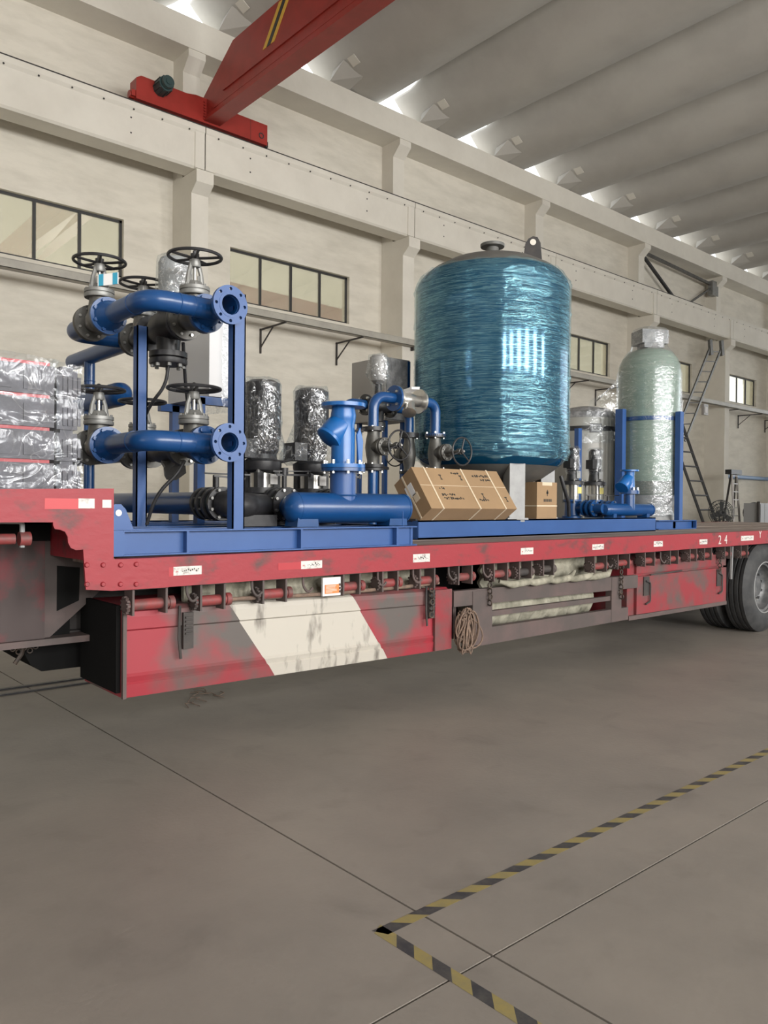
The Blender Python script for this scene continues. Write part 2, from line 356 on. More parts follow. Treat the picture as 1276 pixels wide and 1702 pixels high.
# measured constants (metres)
XLA0 = (27.318, 14.900, 3.845)
XLA1 = (30.182, 14.900, 7.793)
XLB0 = (28.288, 13.800, -0.071)
XLB1 = (26.029, 14.900, 5.840)
SWX = 27.905
SWZ = 5.029
RIVETS = [(1.422, 3.836, 1.094), (1.503, 3.836, 1.090), (1.592, 3.836, 1.086), (1.674, 3.836, 1.086), (1.423, 3.836, 0.999), (1.592, 3.836, 0.989), (1.674, 3.836, 0.984), (1.503, 3.836, 0.994)]
DECALS = [((1.719, 3.850, 1.011), (1.886, 3.850, 1.060), 'red_d', 'red_reflector', 3.85),
  ((1.886, 3.850, 1.015), (2.051, 3.850, 1.062), 'white_s', 'white_reflector', 3.85),
  ((2.546, 3.850, 1.012), (2.709, 3.850, 1.054), 'red_d', 'red_reflector', 3.85),
  ((2.709, 3.850, 1.011), (2.866, 3.850, 1.059), 'white_s', 'white_reflector', 3.85),
  ((3.632, 3.850, 1.012), (3.791, 3.850, 1.068), 'white_s', 'white_reflector', 3.85),
  ((4.777, 3.850, 1.025), (4.932, 3.850, 1.076), 'white_s', 'white_reflector', 3.85),
  ((5.738, 3.850, 1.032), (5.910, 3.850, 1.079), 'white_s', 'white_reflector', 3.85),
  ((6.738, 3.850, 1.029), (6.901, 3.850, 1.082), 'white_s', 'white_reflector', 3.85),
  ((7.622, 3.850, 1.028), (7.786, 3.850, 1.079), 'white_s', 'white_reflector', 3.85),
  ((8.554, 3.850, 1.043), (8.866, 3.850, 1.096), 'white_s', 'white_reflector', 3.85),
  ((1.222, 3.836, 1.367), (1.380, 3.836, 1.418), 'red_s', 'red_reflector', 3.836),
  ((1.380, 3.836, 1.371), (1.459, 3.836, 1.419), 'white_s', 'white_reflector', 3.836),
  ((1.498, 3.836, 1.374), (1.543, 3.836, 1.414), 'white_s', 'white_reflector', 3.836)]
L2 = (8.061, 3.849, 1.061)
L4 = (8.197, 3.849, 1.061)
LY = (9.033, 3.849, 1.100)
WIN = [(1.676, 1.859, 0.867), (2.061, 2.206, 0.859), (2.460, 2.619, 0.868), (3.053, 3.186, 0.875), (3.381, 3.515, 0.878), (3.722, 3.862, 0.875), (4.107, 4.247, 0.879), (4.494, 4.648, 0.881), (4.792, 4.941, 0.880), (5.095, 5.230, 0.890), (5.809, 5.993, 0.881), (6.173, 6.361, 0.892), (6.627, 6.798, 0.896), (7.087, 7.238, 0.895), (7.476, 7.612, 0.905), (7.776, 7.932, 0.906), (8.227, 8.353, 0.903), (8.610, 8.773, 0.896)]
S2A = (4.302, 4.5, 1.128)
S2B = (7.910, 4.5, 1.139)
S2T = (0, 4.5, 1.279)
S3A = (8.341, 4.700, 1.146)
S3B = (9.238, 4.700, 1.163)
S3T = (8.823, 4.700, 1.251)
LEGA = -117
WSC = (2.834, 5.258, -0.045)
VAT = (4.160, 4.870, 2.009)
VAB = (4.160, 4.866, 1.703)
VA = (4.160, 4.868, 1.875)
VBT = (4.880, 4.879, 2.011)
VB = (4.880, 4.877, 1.863)
ZT = 2.300
CD = (4.320, 4.372, 1.377)
CA = (4.320, 4.611, 1.711)
CE = (4.320, 4.494, 1.294)
CLX = 1.049

# ================================================================== THE HALL
# floor: poured bays with recessed joints
fl = MB().box(-14, 60, -14, 17, FZ-0.12, FZ-0.012).build('floor', 'seam', None, False); struct(fl)
JX, JY = 1.915, 1.640          # the two joints that cross in view
xs = [-14, JX-7.2, JX, JX+7.2, JX+14.4, JX+21.6, JX+28.8, JX+36, 60]; ys = [-14, JY-12.8, JY-6.4, JY, JY+6.4, 17]
g = 0.0045
for i in range(len(xs)-1):
    for j in range(len(ys)-1):
        MB().box(xs[i]+g, xs[i+1]-g, ys[j]+g, ys[j+1]-g, FZ-0.02, FZ).build('concrete_slab', 'floor', fl, False, origin=(0, 0, FZ))
# hazard tape on the floor: an L of yellow and black stripes
tp = thing('hazard_tape', (1.75, 1.93, FZ), 'black and yellow striped floor tape meeting at a corner on the concrete', 'tape')
def tape(p0, d, L, wd, per, slant, first):
    d = Vector(d).normalized(); n = Vector((-d.y, d.x, 0)); p0 = Vector(p0); k = 0; s = 0.0
    base = MB()
    while s < L:
        e = min(s + per, L)
        a = p0 + d*s; b = p0 + d*e
        q = [a - n*wd/2 - d*slant, b - n*wd/2 - d*slant, b + n*wd/2 + d*slant, a + n*wd/2 + d*slant]
        if k == 0: q[3] = p0 + n*wd/2 - d*slant if slant > 0 else q[3]; q[0] = p0 - n*wd/2 - d*0
        h = 0.0008
        MB().hexa([v + Z*(FZ + 0.0004) for v in q] + [v + Z*(FZ + h) for v in q]).build('tape_stripe', 'tape_k' if (k + first) % 2 else 'tape_y', tp, False)
        s = e; k += 1
tape((1.74, 1.975, 0), (1, 0.0, 0), 6.2, 0.052, 0.083, -0.028, 1)
tape((1.735, 1.985, 0), (0.01, -1, 0), 1.7, 0.052, 0.083, -0.028, 0)
# steel floor rails under the trailer
for yy in (6.42, 6.24):
    fr = MB().box(-6, 8, yy - 0.02, yy + 0.02, FZ, FZ + 0.012).build('floor_rail', 'black', None, False)
    tag(fr, 'thin dark steel strip on the floor %s under the trailer' % ('farther' if yy > 6.3 else 'nearer'), 'rail')

# back wall with window openings
YW = 16.07
WR = [6.70 + 6.08*k for k in range(-1, 8)]     # right edges of the windows
WZ0, WZ1, WW = 6.14, 7.37, 3.54
wb = MB()
wb.box(-14, 60, YW, YW+0.30, FZ, WZ0); wb.box(-14, 60, YW, YW+0.30, WZ1, 11.68)
px = -14
for r in WR:
    wb.box(px, r - WW, YW, YW+0.30, WZ0, WZ1); px = r
wb.box(px, 60, YW, YW+0.30, WZ0, WZ1)
struct(wb.build('wall_back', 'wall', None, False))
for i, r in enumerate(WR):
    x0 = r - WW; wn = bpy.data.objects.new('window_%d' % (i+1), None); C.objects.link(wn); wn.location = (r - WW/2, YW+0.12, WZ0); struct(wn)
    t = 0.055
    fr = MB()
    fr.box(x0, r, YW+0.10, YW+0.15, WZ1-t, WZ1); fr.box(x0, r, YW+0.10, YW+0.15, WZ0, WZ0+t)
    fr.box(x0, x0+t, YW+0.10, YW+0.15, WZ0, WZ1); fr.box(r-t, r, YW+0.10, YW+0.15, WZ0, WZ1)
    fr.build('window_frame', 'steel_frame', wn, False)
    for k in range(1, 4):
        xm = x0 + WW*k/4
        MB().box(xm-0.03, xm+0.03, YW+0.095, YW+0.155, WZ0+t, WZ1-t).build('mullion', 'steel_frame', wn, False)
    for k in range(4):
        a = x0 + WW*k/4; jt = random.uniform(-0.006, 0.006)
        MB().hexa([(a+0.03, YW+0.12, WZ0+0.03), (a+WW/4-0.03, YW+0.12+jt, WZ0+0.03), (a+WW/4-0.03, YW+0.126+jt, WZ0+0.03), (a+0.03, YW+0.126, WZ0+0.03),
                   (a+0.03, YW+0.12+jt, WZ1-0.03), (a+WW/4-0.03, YW+0.12, WZ1-0.03), (a+WW/4-0.03, YW+0.126, WZ1-0.03), (a+0.03, YW+0.126+jt, WZ1-0.03)]).build('pane', 'glass', wn, False)
# columns with haunches (lower: carries the crane beam, upper: carries the roof beam)
CX = [1.92 + 6.08*k for k in range(-2, 10)]
for i, c in enumerate(CX):
    lo = [(YW+0.05, FZ), (15.20, FZ), (15.20, 7.98), (14.97, 8.16), (14.97, 8.42), (15.62, 8.42), (15.62, 10.70), (15.36, 10.95), (15.36, 11.10), (YW+0.05, 11.10)]
    struct(MB().prism(lo, (0.40, 0, 0), (c-0.2, 0, 0), Y, Z).build('trim_%d' % (i+1), 'conc', None, False))
# crane beams, one per bay
nb = 13
for i in range(len(CX)-1):
    a, b = CX[i] + 0.012, CX[i+1] - 0.012
    prof = [(14.955, 9.33), (14.955, 9.22), (15.0, 9.16), (15.0, 8.47), (15.04, 8.425), (15.50, 8.425), (15.50, 9.33)]
    bmx = MB().prism(prof, (b-a, 0, 0), (a, 0, 0), Y, Z)
    o = struct(bmx.build('trim_%d' % nb, 'conc', None, False)); nb += 1
    hb = MB()
    k = a + 0.3
    while k < b - 0.1:
        hb.cyl((k, 14.975, 9.19), (k, 14.966, 9.182), 0.018, seg=8); k += 0.6
    for xx in (a + 1.1, b - 1.6):
        for zz in (9.02, 8.72): hb.cyl((xx, 15.0, zz), (xx, 14.994, zz), 0.018, seg=8)
    hb.build('bolt_hole', 'dark', o, False, origin=(0, 0, 0), kind='stuff')
    for xx in (a, b - 0.22):   # thickened beam ends
        MB().prism([(14.975, 9.2), (14.975, 8.44), (15.02, 8.425), (15.02, 9.2)], (0.22, 0, 0), (xx, 0, 0), Y, Z).build('beam_end', 'conc', o, False, origin=(0, 0, 0))
# roof beam
struct(MB().prism([(15.34, 11.10), (YW+0.2, 11.10), (YW+0.2, 11.70), (15.34, 11.74)], (74, 0, 0), (-14, 0, 0), Y, Z).build('trim_%d' % nb, 'conc', None, False)); nb += 1
# roof: boat-bottomed shell panels with clipped corners
ceil = bpy.data.objects.new('ceiling', None); C.objects.link(ceil); ceil.location = (0, 0, 11.74); struct(ceil)
SP = 3.04; HW = SP/2
SC = [3.44 + SP*k for k in range(-5, 18)]
def shell_mesh():
    b = MB(); nx, th = 22, 0.07
    yr = [15.95, 15.6, 15.34, 15.1, 14.8, 14.4, 14.0, 13.6, 13.2, 12, 9, 6, 3, 0, -3, -6, -9, -12, -14.2]
    def hw(y): return HW if y <= 14.6 else HW - min(1, (y - 14.6)/0.74)*0.12
    def zz(x, y): return 11.745 + 0.80*(abs(x)/HW)**2.0 + 0.10*max(0, 1 - abs(y - 3)/12.5)
    for s_ in (0, 1):
        for y in yr:
            for k in range(nx + 1):
                x = hw(y)*(2*k/nx - 1); b.v.append(Vector((x, y, zz(x, y) + th*s_)))
    n = nx + 1; m = len(yr)*n
    for i in range(len(yr) - 1):
        for k in range(nx):
            q = [i*n + k, i*n + k + 1, (i + 1)*n + k + 1, (i + 1)*n + k]; b.f.append(q); b.f.append([m + j for j in q[::-1]])
    for i in range(len(yr) - 1):
        for k in (0, nx): b.f.append([i*n + k, (i + 1)*n + k, m + (i + 1)*n + k, m + i*n + k])
    for i in (0, len(yr) - 1):
        for k in range(nx): b.f.append([i*n + k, i*n + k + 1, m + i*n + k + 1, m + i*n + k])
    return b
def fin_mesh():
    b = MB()
    b.add([(-1.02, 15.34, 11.74), (-0.42, 15.34, 11.74), (-0.42, 14.72, 11.83), (-0.98, 14.85, 12.06), (-0.92, 15.36, 12.02), (-0.55, 15.36, 11.85)],
          [[0, 1, 2, 3], [0, 3, 4], [3, 2, 5, 4], [2, 1, 5], [0, 4, 5, 1]])
    return b
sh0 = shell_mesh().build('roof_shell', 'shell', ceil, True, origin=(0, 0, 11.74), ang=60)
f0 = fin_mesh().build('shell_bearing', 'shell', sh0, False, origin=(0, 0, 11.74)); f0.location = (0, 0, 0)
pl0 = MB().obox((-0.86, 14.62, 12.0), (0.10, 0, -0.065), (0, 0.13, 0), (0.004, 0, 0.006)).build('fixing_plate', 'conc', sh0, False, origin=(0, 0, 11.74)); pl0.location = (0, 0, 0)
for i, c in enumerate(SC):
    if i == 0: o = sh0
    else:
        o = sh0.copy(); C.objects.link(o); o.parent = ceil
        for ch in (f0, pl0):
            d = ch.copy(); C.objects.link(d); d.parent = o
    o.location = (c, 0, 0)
# opposite wall (behind the camera) with tall window strips
ow = MB(); oz0, oz1 = 2.6, 7.6
ow.box(-14, 60, -14.25, -14.0, FZ, oz0); ow.box(-14, 60, -14.25, -14.0, oz1, 11.7)
k = -14
for c in WINX:
    ow.box(k, c - 0.9, -14.25, -14.0, oz0, oz1); k = c + 0.9
    ow.box(c - 0.9, c + 0.9, -14.15, -14.05, 5.0, 5.1)
ow.box(k, 60, -14.25, -14.0, oz0, oz1)
struct(ow.build('wall_front', 'wall', None, False))
# left end wall with a tall doorway
struct(MB().box(-14.2, -14, -14.2, 0.5, FZ, 12.6).box(-14.2, -14, 3.5, 16.1, FZ, 12.6).box(-14.2, -14, 0.5, 3.5, 5.0, 12.6).build('wall_left', 'wall', None, False))
# crane girder of the neighbouring hall, seen through the second window
nc = thing('crane_girder', (12, 21.0, 7.6), 'dull red crane girder of the next hall seen through the second window', 'crane girder')
MB().bar((8.5, 20.0, 7.35), (22.0, 27.0, 9.4), 0.35, 0.95).build('girder', 'crane', nc, False)
MB().bar((8.5, 19.98, 6.85), (22.0, 26.98, 8.9), 0.45, 0.06).build('lower_flange', 'crane', nc, False)
MB().box(8.3, 8.7, 19.8, 20.2, FZ, 7.0).build('support_column', 'conc', nc, False); MB().box(21.8, 22.2, 26.8, 27.2, FZ, 9.0).build('support_column', 'conc', nc, False)

# cable trays along the wall, on brackets
def cable_tray(x0, x1, label, brs):
    t = thing('cable_tray', ((x0+x1)/2, 15.07, 5.60), label, 'cable tray', 'cable trays along the wall')
    b = MB().box(x0, x1, 14.97, 15.17, 5.59, 5.60).box(x0, x1, 14.97, 14.985, 5.59, 5.74).box(x0, x1, 15.155, 15.17, 5.59, 5.74)
    b.build('channel', 'tray_c', t, False)
    MB().box(x0, x1, 14.96, 15.18, 5.74, 5.752).build('tray_lid', 'tray_c', t, False)
    for x in brs:
        q = MB().bar((x, YW-0.012, 5.565), (x, 14.97, 5.565), 0.035).bar((x, YW-0.037, 5.59), (x, YW-0.037, 5.0), 0.035).bar((x, YW-0.05, 5.15), (x, 15.5, 5.55), 0.025)
        q.build('bracket', 'dark', t, False)
    MB().box(x1-0.03, x1+0.01, 14.95, 15.19, 5.50, 5.76).build('end_cap', 'dark', t, False)
cable_tray(-4, 14.2, 'long grey cable tray below the left windows, ending beside the big blue tank', (-3.0, 3.95, 10.06, 12.35))
cable_tray(17.6, 44, 'long grey cable tray running to the right behind the upright ladder', (19.0, 22.0, 24.0, 32.9, 35.2, 38.0))

# bracing frame in the upper bay
wbx = thing('wall_brace', (29.5, 15.7, 9.5), 'V-shaped dark steel bracing fixed high between the two right columns', 'brace')
MB().bar((26.5, 15.72, 10.95), (32.3, 15.72, 10.75), 0.10, 0.10).build('top_bar', 'cast', wbx, False)
MB().bar((26.45, 15.72, 10.85), (29.3, 15.72, 9.40), 0.10, 0.09).build('diagonal_bar', 'black', wbx, False)
MB().bar((32.0, 15.72, 10.7), (29.5, 15.72, 9.40), 0.07, 0.07).build('diagonal_bar', 'cast', wbx, False)
MB().box(31.75, 32.25, 15.60, 15.80, 10.3, 10.9).build('gusset_plate', 'cast_l', wbx, False)

# ------------------------------------------------------------------ overhead crane
cr = thing('overhead_crane', (8.0, 15.17, 9.33), 'red overhead travelling crane with striped girder on the wall beam', 'crane')
MB().box(-6, 30, 15.13, 15.21, 9.33, 9.45).build('crane_rail', 'dark', cr, False)
ec = MB().prism([(6.50, 9.45), (6.50, 9.86), (6.60, 9.93), (7.6, 9.93), (7.8, 9.97), (8.6, 9.97), (8.75, 9.90), (9.56, 9.90), (9.56, 9.45)], (0, 0.30, 0), (0, 15.02, 0))
ec.build('end_carriage', 'crane', cr, False)
MB().box(6.42, 6.52, 15.05, 15.25, 9.50, 9.62).cyl((6.40, 15.15, 9.55), (6.50, 15.15, 9.55), 0.07).build('buffer', 'crane', cr)
MB().box(9.54, 9.60, 15.05, 15.25, 9.43, 9.55).build('buffer', 'dark', cr, False)
MB().box(9.12, 9.125, 15.015, 15.02, 9.46, 9.89).torus((9.40, 15.015, 9.62), Y, 0.055, 0.012, 16, 6).build('carriage_mark', 'dark', cr)
mo = MB().cyl((7.00, 15.02, 9.80), (7.00, 14.72, 9.80), 0.15).cyl((7.00, 14.72, 9.80), (7.00, 14.62, 9.80), 0.12).cyl((7.00, 14.63, 9.80), (7.00, 14.60, 9.80), 0.06)
for k in range(10):
    a = 2*PI*k/10; mo.obox((7.0 + 0.155*math.cos(a), 14.87, 9.80 + 0.155*math.sin(a)), (0.012*math.cos(a), 0, 0.012*math.sin(a)), (0, 0.13, 0), (-0.006*math.sin(a), 0, 0.006*math.cos(a)))
mo.build('travel_motor', 'motor_g', cr)
gp = [(15.35, 9.60), (15.35, 9.95), (13.95, 10.74), (-13.6, 10.74), (-13.6, 9.60)]
gi = MB().prism(gp, (0.26, 0, 0), (8.05, 0, 0), Y, Z); gi.build('girder', 'crane', cr, False)
MB().prism([(15.2, 9.49), (15.2, 9.52), (14.4, 9.60), (-13.6, 9.60), (-13.6, 9.49)], (0.37, 0, 0), (7.99, 0, 0), Y, Z).build('lower_flange', 'crane', cr, False)
MB().box(7.985, 8.01, -13.6, 14.6, 9.60, 9.66).box(8.335, 8.36, -13.6, 14.6, 9.60, 9.66).box(8.02, 8.05, -13.6, 14.3, 9.86, 9.90).build('stiffener', 'crane', cr, False)
eb = MB()
for k in range(7): eb.cyl((7.99, 15.02, 9.52 + 0.06*k), (7.99, 14.98, 9.52 + 0.06*k), 0.022, seg=8)
eb.build('bolts', 'crane', cr, kind='stuff')
for k, mm in enumerate(('yellow', 'black', 'yellow')):
    y0 = 12.28 - 0.14*k
    MB().prism([(y0, 10.70), (y0-0.12, 10.70), (y0-0.12+0.55, 10.05), (y0+0.55, 10.05)], (0.006, 0, 0), (8.044, 0, 0), Y, Z).build('warning_stripe', mm, cr, False)

# ------------------------------------------------------------------ things along the far wall
def ladder(name, p0, p1, wdir, wd, n, label, mt, rr=0.022):
    p0 = Vector(p0); p1 = Vector(p1); wv = Vector(wdir).normalized()*wd
    t = thing(name, p0, label, 'ladder')
    for s_ in (0, 1): MB().bar(p0 + wv*s_, p1 + wv*s_, 0.05, 0.09).build('rail', mt, t, False)
    for k in range(n):
        q = p0.lerp(p1, (k + 0.6)/n); MB().cyl(q, q + wv, rr, seg=8).build('rung', mt, t)
    return t
la = ladder('leaning_ladder', XLA0, XLA1, (1, 0.0, 0.10), 0.95, 9, 'grey steel ladder climbing to the right against the wall column, upper of the two', 'cast')
for q in (XLA1, (XLA1[0]+0.95, XLA1[1], XLA1[2]+0.1)):
    MB().obox(Vector(q)+Vector((0.03, 0, 0.0)), (0.10, 0, 0.03), (0, 0.05, 0), (-0.06, 0, 0.30)).build('top_hook', 'cast', la, False)
lb = ladder('leaning_ladder', XLB0, XLB1, (1, 0.0, 0.0), 1.05, 11, 'black steel ladder standing on the floor and leaning left behind the green tank', 'ladder', 0.03)
# step ladder
sl = thing('step_ladder', (30.4, 14.0, FZ), 'narrow folding step ladder standing open by the far wall', 'ladder')
for (xa, xb) in ((30.15, 29.9), (30.55, 30.45)):
    MB().bar((xa+0.1, 14.0, 2.75), (xb, 13.7, FZ), 0.05, 0.07).build('front_rail', 'alu', sl, False)
for (xa, xb) in ((30.2, 30.55), (30.6, 31.6)):
    MB().bar((xa+0.1, 14.05, 2.75), (xb, 14.6, FZ), 0.05, 0.06).build('rear_rail', 'dark', sl, False)
for k in range(9):
    f = (k + 0.7)/9; MB().bar((29.9 + 0.35*f, 13.7 + 0.3*f, FZ + 2.8*f), (30.45 + 0.2*f, 13.7 + 0.3*f, FZ + 2.8*f), 0.07, 0.03).build('tread', 'alu', sl, False)
MB().box(30.0, 30.9, 13.9, 14.15, 2.72, 2.9).build('top_cap', 'black', sl, False)
# floor fans
def floor_fan(x, y, zc, R, yawd, label):
    t = thing('floor_fan', (x, y, FZ), label, 'fan', 'industrial fans by the far wall')
    ax = Vector((math.cos(yawd), math.sin(yawd), 0.15)).normalized(); c = Vector((x, y, zc)); b = MB()
    for s_ in (-0.1, 0.1):
        for q in (1.0, 0.75, 0.5, 0.25): b.torus(c + ax*s_*(1.15 - q*0.6), ax, R*q, 0.012, 28, 5)
    a, u, v = basis(ax)
    for k in range(24):
        d = u*math.cos(2*PI*k/24) + v*math.sin(2*PI*k/24); b.bar(c + ax*0.1 + d*0.05, c + ax*0.05 + d*R, 0.012)
    b.build('guard', 'fan', t)
    bl = MB()
    for k in range(3):
        q = 2*PI*k/3 + 0.4; d = u*math.cos(q) + v*math.sin(q); e = -u*math.sin(q) + v*math.cos(q)
        bl.hexa([c + d*0.05 - e*0.05 - ax*0.01, c + d*R*0.9 - e*0.12 - ax*0.03, c + d*R*0.9 + e*0.10 + ax*0.03, c + d*0.05 + e*0.05 + ax*0.01,
                 c + d*0.05 - e*0.05, c + d*R*0.9 - e*0.12 - ax*0.02, c + d*R*0.9 + e*0.10 + ax*0.04, c + d*0.05 + e*0.05 + ax*0.02])
    bl.build('blades', 'fan', t, False)
    MB().cyl(c - ax*0.25, c + ax*0.02, 0.10).build('motor', 'black', t)
    MB().cyl((x - 0.12*ax.x, y - 0.12*ax.y, FZ), c - ax*0.12, 0.03).build('post', 'black', t)
    MB().lathe([(0.32, 0), (0.32, 0.03), (0.05, 0.08)], (x - 0.12*ax.x, y - 0.12*ax.y, FZ)).build('base', 'black', t)
floor_fan(28.35, 13.5, 1.22, 0.47, -2.2, 'larger dark wire-guard fan at the foot of the black ladder')
floor_fan(30.9, 13.4, 1.22, 0.40, -2.5, 'smaller dark wire-guard fan just right of the step ladder')
lk = thing('sheet_metal_cabinet', (31.2, 13.0, FZ), 'grey ribbed sheet metal cabinet at the right edge by the far wall', 'cabinet')
b = MB().box(30.2, 32.4, 12.9, 13.5, FZ, 1.60); b.build('body', 'locker', lk, False)
for k in range(6): MB().box(30.25+0.36*k, 30.57+0.36*k, 12.88, 12.9, FZ+0.06, 1.56).build('door_panel', 'locker', lk, False)
MB().cyl((30.10, 12.9, FZ), (30.10, 12.9, 1.66), 0.05).build('corner_post', 'dark', lk)
o = MB().cyl((34.0, 15.95, 2.80), (44, 15.95, 2.80), 0.085).build('wall_pipe', 'pipe_b', None, origin=(38, 15.95, 2.8)); tag(o, 'pale blue pipe running along the far wall at the right edge', 'pipe')
ps = thing('wall_poster', (32.9, 16.05, 1.8), 'pale green notice on the far wall beside the last column', 'poster')
MB().box(32.7, 34.2, 16.04, 16.07, 0.6, 2.5).build('sheet', 'poster', ps, False)
MB().box(32.7, 34.2, 16.035, 16.04, 2.15, 2.5).box(32.7, 34.2, 16.035, 16.04, 0.6, 0.75).build('band', 'poster_g', ps, False)
sw = thing('wall_switch_box', (27.4, 14.05, 6.0), 'small grey switch box on the upper leaning ladder', 'switch box')
MB().box(SWX-0.16, SWX+0.16, 13.9, 14.0, SWZ-0.2, SWZ+0.2).build('box', 'cab', sw, False); MB().box(SWX-0.09, SWX+0.09, 13.885, 13.9, SWZ-0.12, SWZ+0.10).build('cover', 'paper', sw, False)
o = MB().tube([(23.4, 15.9, 1.22), (25.5, 15.9, 1.20), (27.6, 15.9, 1.24), (28.6, 15.8, 0.6)], 0.02, 8).build('wall_cable', 'dark', None, origin=(25, 15.9, 1.2)); tag(o, 'thin dark cable along the bottom of the far wall left of the fans', 'cable')
hk = thing('hose_reel', (27.0, 15.9, 0.9), 'small dark hook-shaped hose end on the wall behind the green tank', 'hose')
MB().torus((27.0, 15.95, 0.95), Y, 0.14, 0.05, 20, 8, 0.4, 5.2).build('coil', 'dark', hk); MB().cyl((27.0, 16.07, 0.95), (27.0, 15.9, 0.95), 0.04).build('hook', 'cast', hk)

# ================================================================== THE TRAILER
tr = thing('flatbed_trailer', (0, 0, 0), 'long red step-deck flatbed trailer parked along the wall, loaded with blue equipment', 'trailer')
DK = lambda x: 1.112 + 0.0042*(x - 1.7)       # deck height
# deck planks
for k in range(13):
    y0 = 3.93 + 0.187*k; j = random.uniform(-0.004, 0.004)
    MB().hexa([(1.56, y0, DK(1.56)-0.04), (13.5, y0, DK(13.5)-0.04), (13.5, y0+0.180, DK(13.5)-0.04), (1.56, y0+0.180, DK(1.56)-0.04),
               (1.56, y0, DK(1.56)+j), (13.5, y0, DK(13.5)+j), (13.5, y0+0.180, DK(13.5)+j), (1.56, y0+0.180, DK(1.56)+j)]).build('deck_plank', 'wood', tr, False)
for y0, nm in ((3.85, 'side_rail'), (6.28, 'side_rail')):
    r = MB().prism([(1.60, 1.114), (13.5, 1.164), (13.5, 1.022), (1.60, 0.955)], (0, 0.08, 0), (0, y0, 0)).build(nm, 'red', tr, False)
gn = [(-1.4, 1.44), (1.03, 1.458), (1.556, 1.471), (1.557, 1.116), (1.855, 1.110), (1.855, 0.957), (1.55, 0.958), (1.42, 0.972), (1.405, 1.17), (1.37, 1.168), (1.345, 1.18), (1.333, 1.205), (1.33, 1.235), (1.318, 1.258), (1.295, 1.268), (1.27, 1.272), (1.262, 1.29), (1.262, 1.304), (-1.4, 1.318)]
MB().prism(gn, (0, 0.014, 0), (0, 3.836, 0)).build('gooseneck_rail', 'red', tr, False)
MB().box(-1.4, 1.556, 3.85, 6.36, 1.40, 1.445).build('gooseneck_deck', 'rack', tr, False)
MB().hexa([(1.44, 3.86, 1.11), (1.556, 3.86, 1.11), (1.556, 6.36, 1.11), (1.44, 6.36, 1.11), (1.44, 3.86, 1.468), (1.556, 3.86, 1.468), (1.556, 6.36, 1.468), (1.44, 6.36, 1.468)]).build('step_riser', 'red', tr, False)
rb = MB()
for p in RIVETS: rb.lathe([(0.013, 0), (0.013, 0.004), (0.009, 0.010)], (p[0], 3.836, p[2]), (0, -1, 0), 12)
rb.build('rivets', 'red', tr, kind='stuff')
# reflective tape and plates on the rail
def decal(p0, p1, m, name, y=3.85, t=0.0015):
    return MB().hexa([(p0[0], y-t, p0[2]), (p1[0], y-t, p0[2]), (p1[0], y, p0[2]), (p0[0], y, p0[2]), (p0[0], y-t, p1[2]), (p1[0], y-t, p1[2]), (p1[0], y, p1[2]), (p0[0], y, p1[2])]).build(name, m, tr, False)
for a, b_, m_, n_, y_ in DECALS: decal(a, b_, m_, n_, y_)
# print on the reflective plates: a tiny red mark and short illegible ink strokes
for a, b_, m_, n_, y_ in DECALS:
    if m_ != 'white_s': continue
    w_ = b_[0]-a[0]; h_ = b_[2]-a[2]
    if w_ < 0.12: continue
    q = MB()
    for k in range(9):
        x_ = a[0]+w_*(0.30+0.07*k); z_ = a[2]+h_*random.uniform(0.35, 0.6)
        q.box(x_, x_+w_*random.uniform(0.02, 0.05), y_-0.0025, y_-0.0015, z_, z_+h_*random.uniform(0.05, 0.22))
    q.build('plate_print', 'ink', tr, False)
    text_mesh('3M', h_*0.28, (a[0]+w_*0.12, y_-0.0018, a[2]+h_*0.42), X, Z, 'plate_mark', 'red_s', tr, 0.0006)
text_mesh('2', 0.135, L2, X, Z, 'rail_numeral', 'letter', tr)
text_mesh('4', 0.135, L4, X, Z, 'rail_numeral', 'letter', tr)
text_mesh('Y', 0.115, LY, X, Z, 'rail_letter', 'letter', tr)
# cargo winches hanging below the rail
def winch(x0, x1, zc, dark=False):
    m_ = 'rack'; q = MB(); zt = 0.958 + 0.0056*(x0-1.6) + 0.004
    zb = zc - 0.05
    for x in (x0, x1): q.box(x-0.006, x+0.006, 3.87, 3.97, zb, zt)
    q.box(x0, x1, 3.87, 3.97, zt-0.012, zt)
    w_ = q.build('strap_winch', m_, tr, False)
    MB().cyl((x0-0.02, 3.92, zc), (x1+0.05, 3.92, zc), 0.030, seg=14).build('winch_drum', 'dark' if dark else 'drum', w_)
    MB().lathe([(0.036, 0), (0.036, 0.03), (0.026, 0.035)], (x1+0.03, 3.92, zc), X, 14).ring((x1+0.062, 3.92, zc), X, 0.008, 0.024, 0.002).build('winch_cap', 'rack' if dark else 'drum', w_)
    g_ = MB(); c_ = Vector((x0-0.03, 3.92, zc))
    g_.cyl(c_, c_+X*0.016, 0.036, seg=14)
    for k in range(12):
        a_ = 2*PI*k/12; g_.obox(c_+X*0.008+Vector((0, math.cos(a_), math.sin(a_)))*0.04, (0.008, 0, 0), Vector((0, math.cos(a_), math.sin(a_)))*0.008, Vector((0, -math.sin(a_), math.cos(a_)))*0.006)
    g_.build('ratchet_wheel', 'rack', w_, False)
for i, p in enumerate(WIN): winch(p[0], p[1], p[2], i in (8, 9))
for x in (1.99, 2.40, 2.76, 3.36, 3.68, 4.03, 4.40, 6.03, 6.95):
    MB().tube(bend([(x, 3.90, 0.97), (x, 3.90, 0.90), (x+0.02, 3.87, 0.86), (x+0.05, 3.87, 0.89)], 0.03, 4), 0.008, 8).build('rope_hook', 'rack', tr)
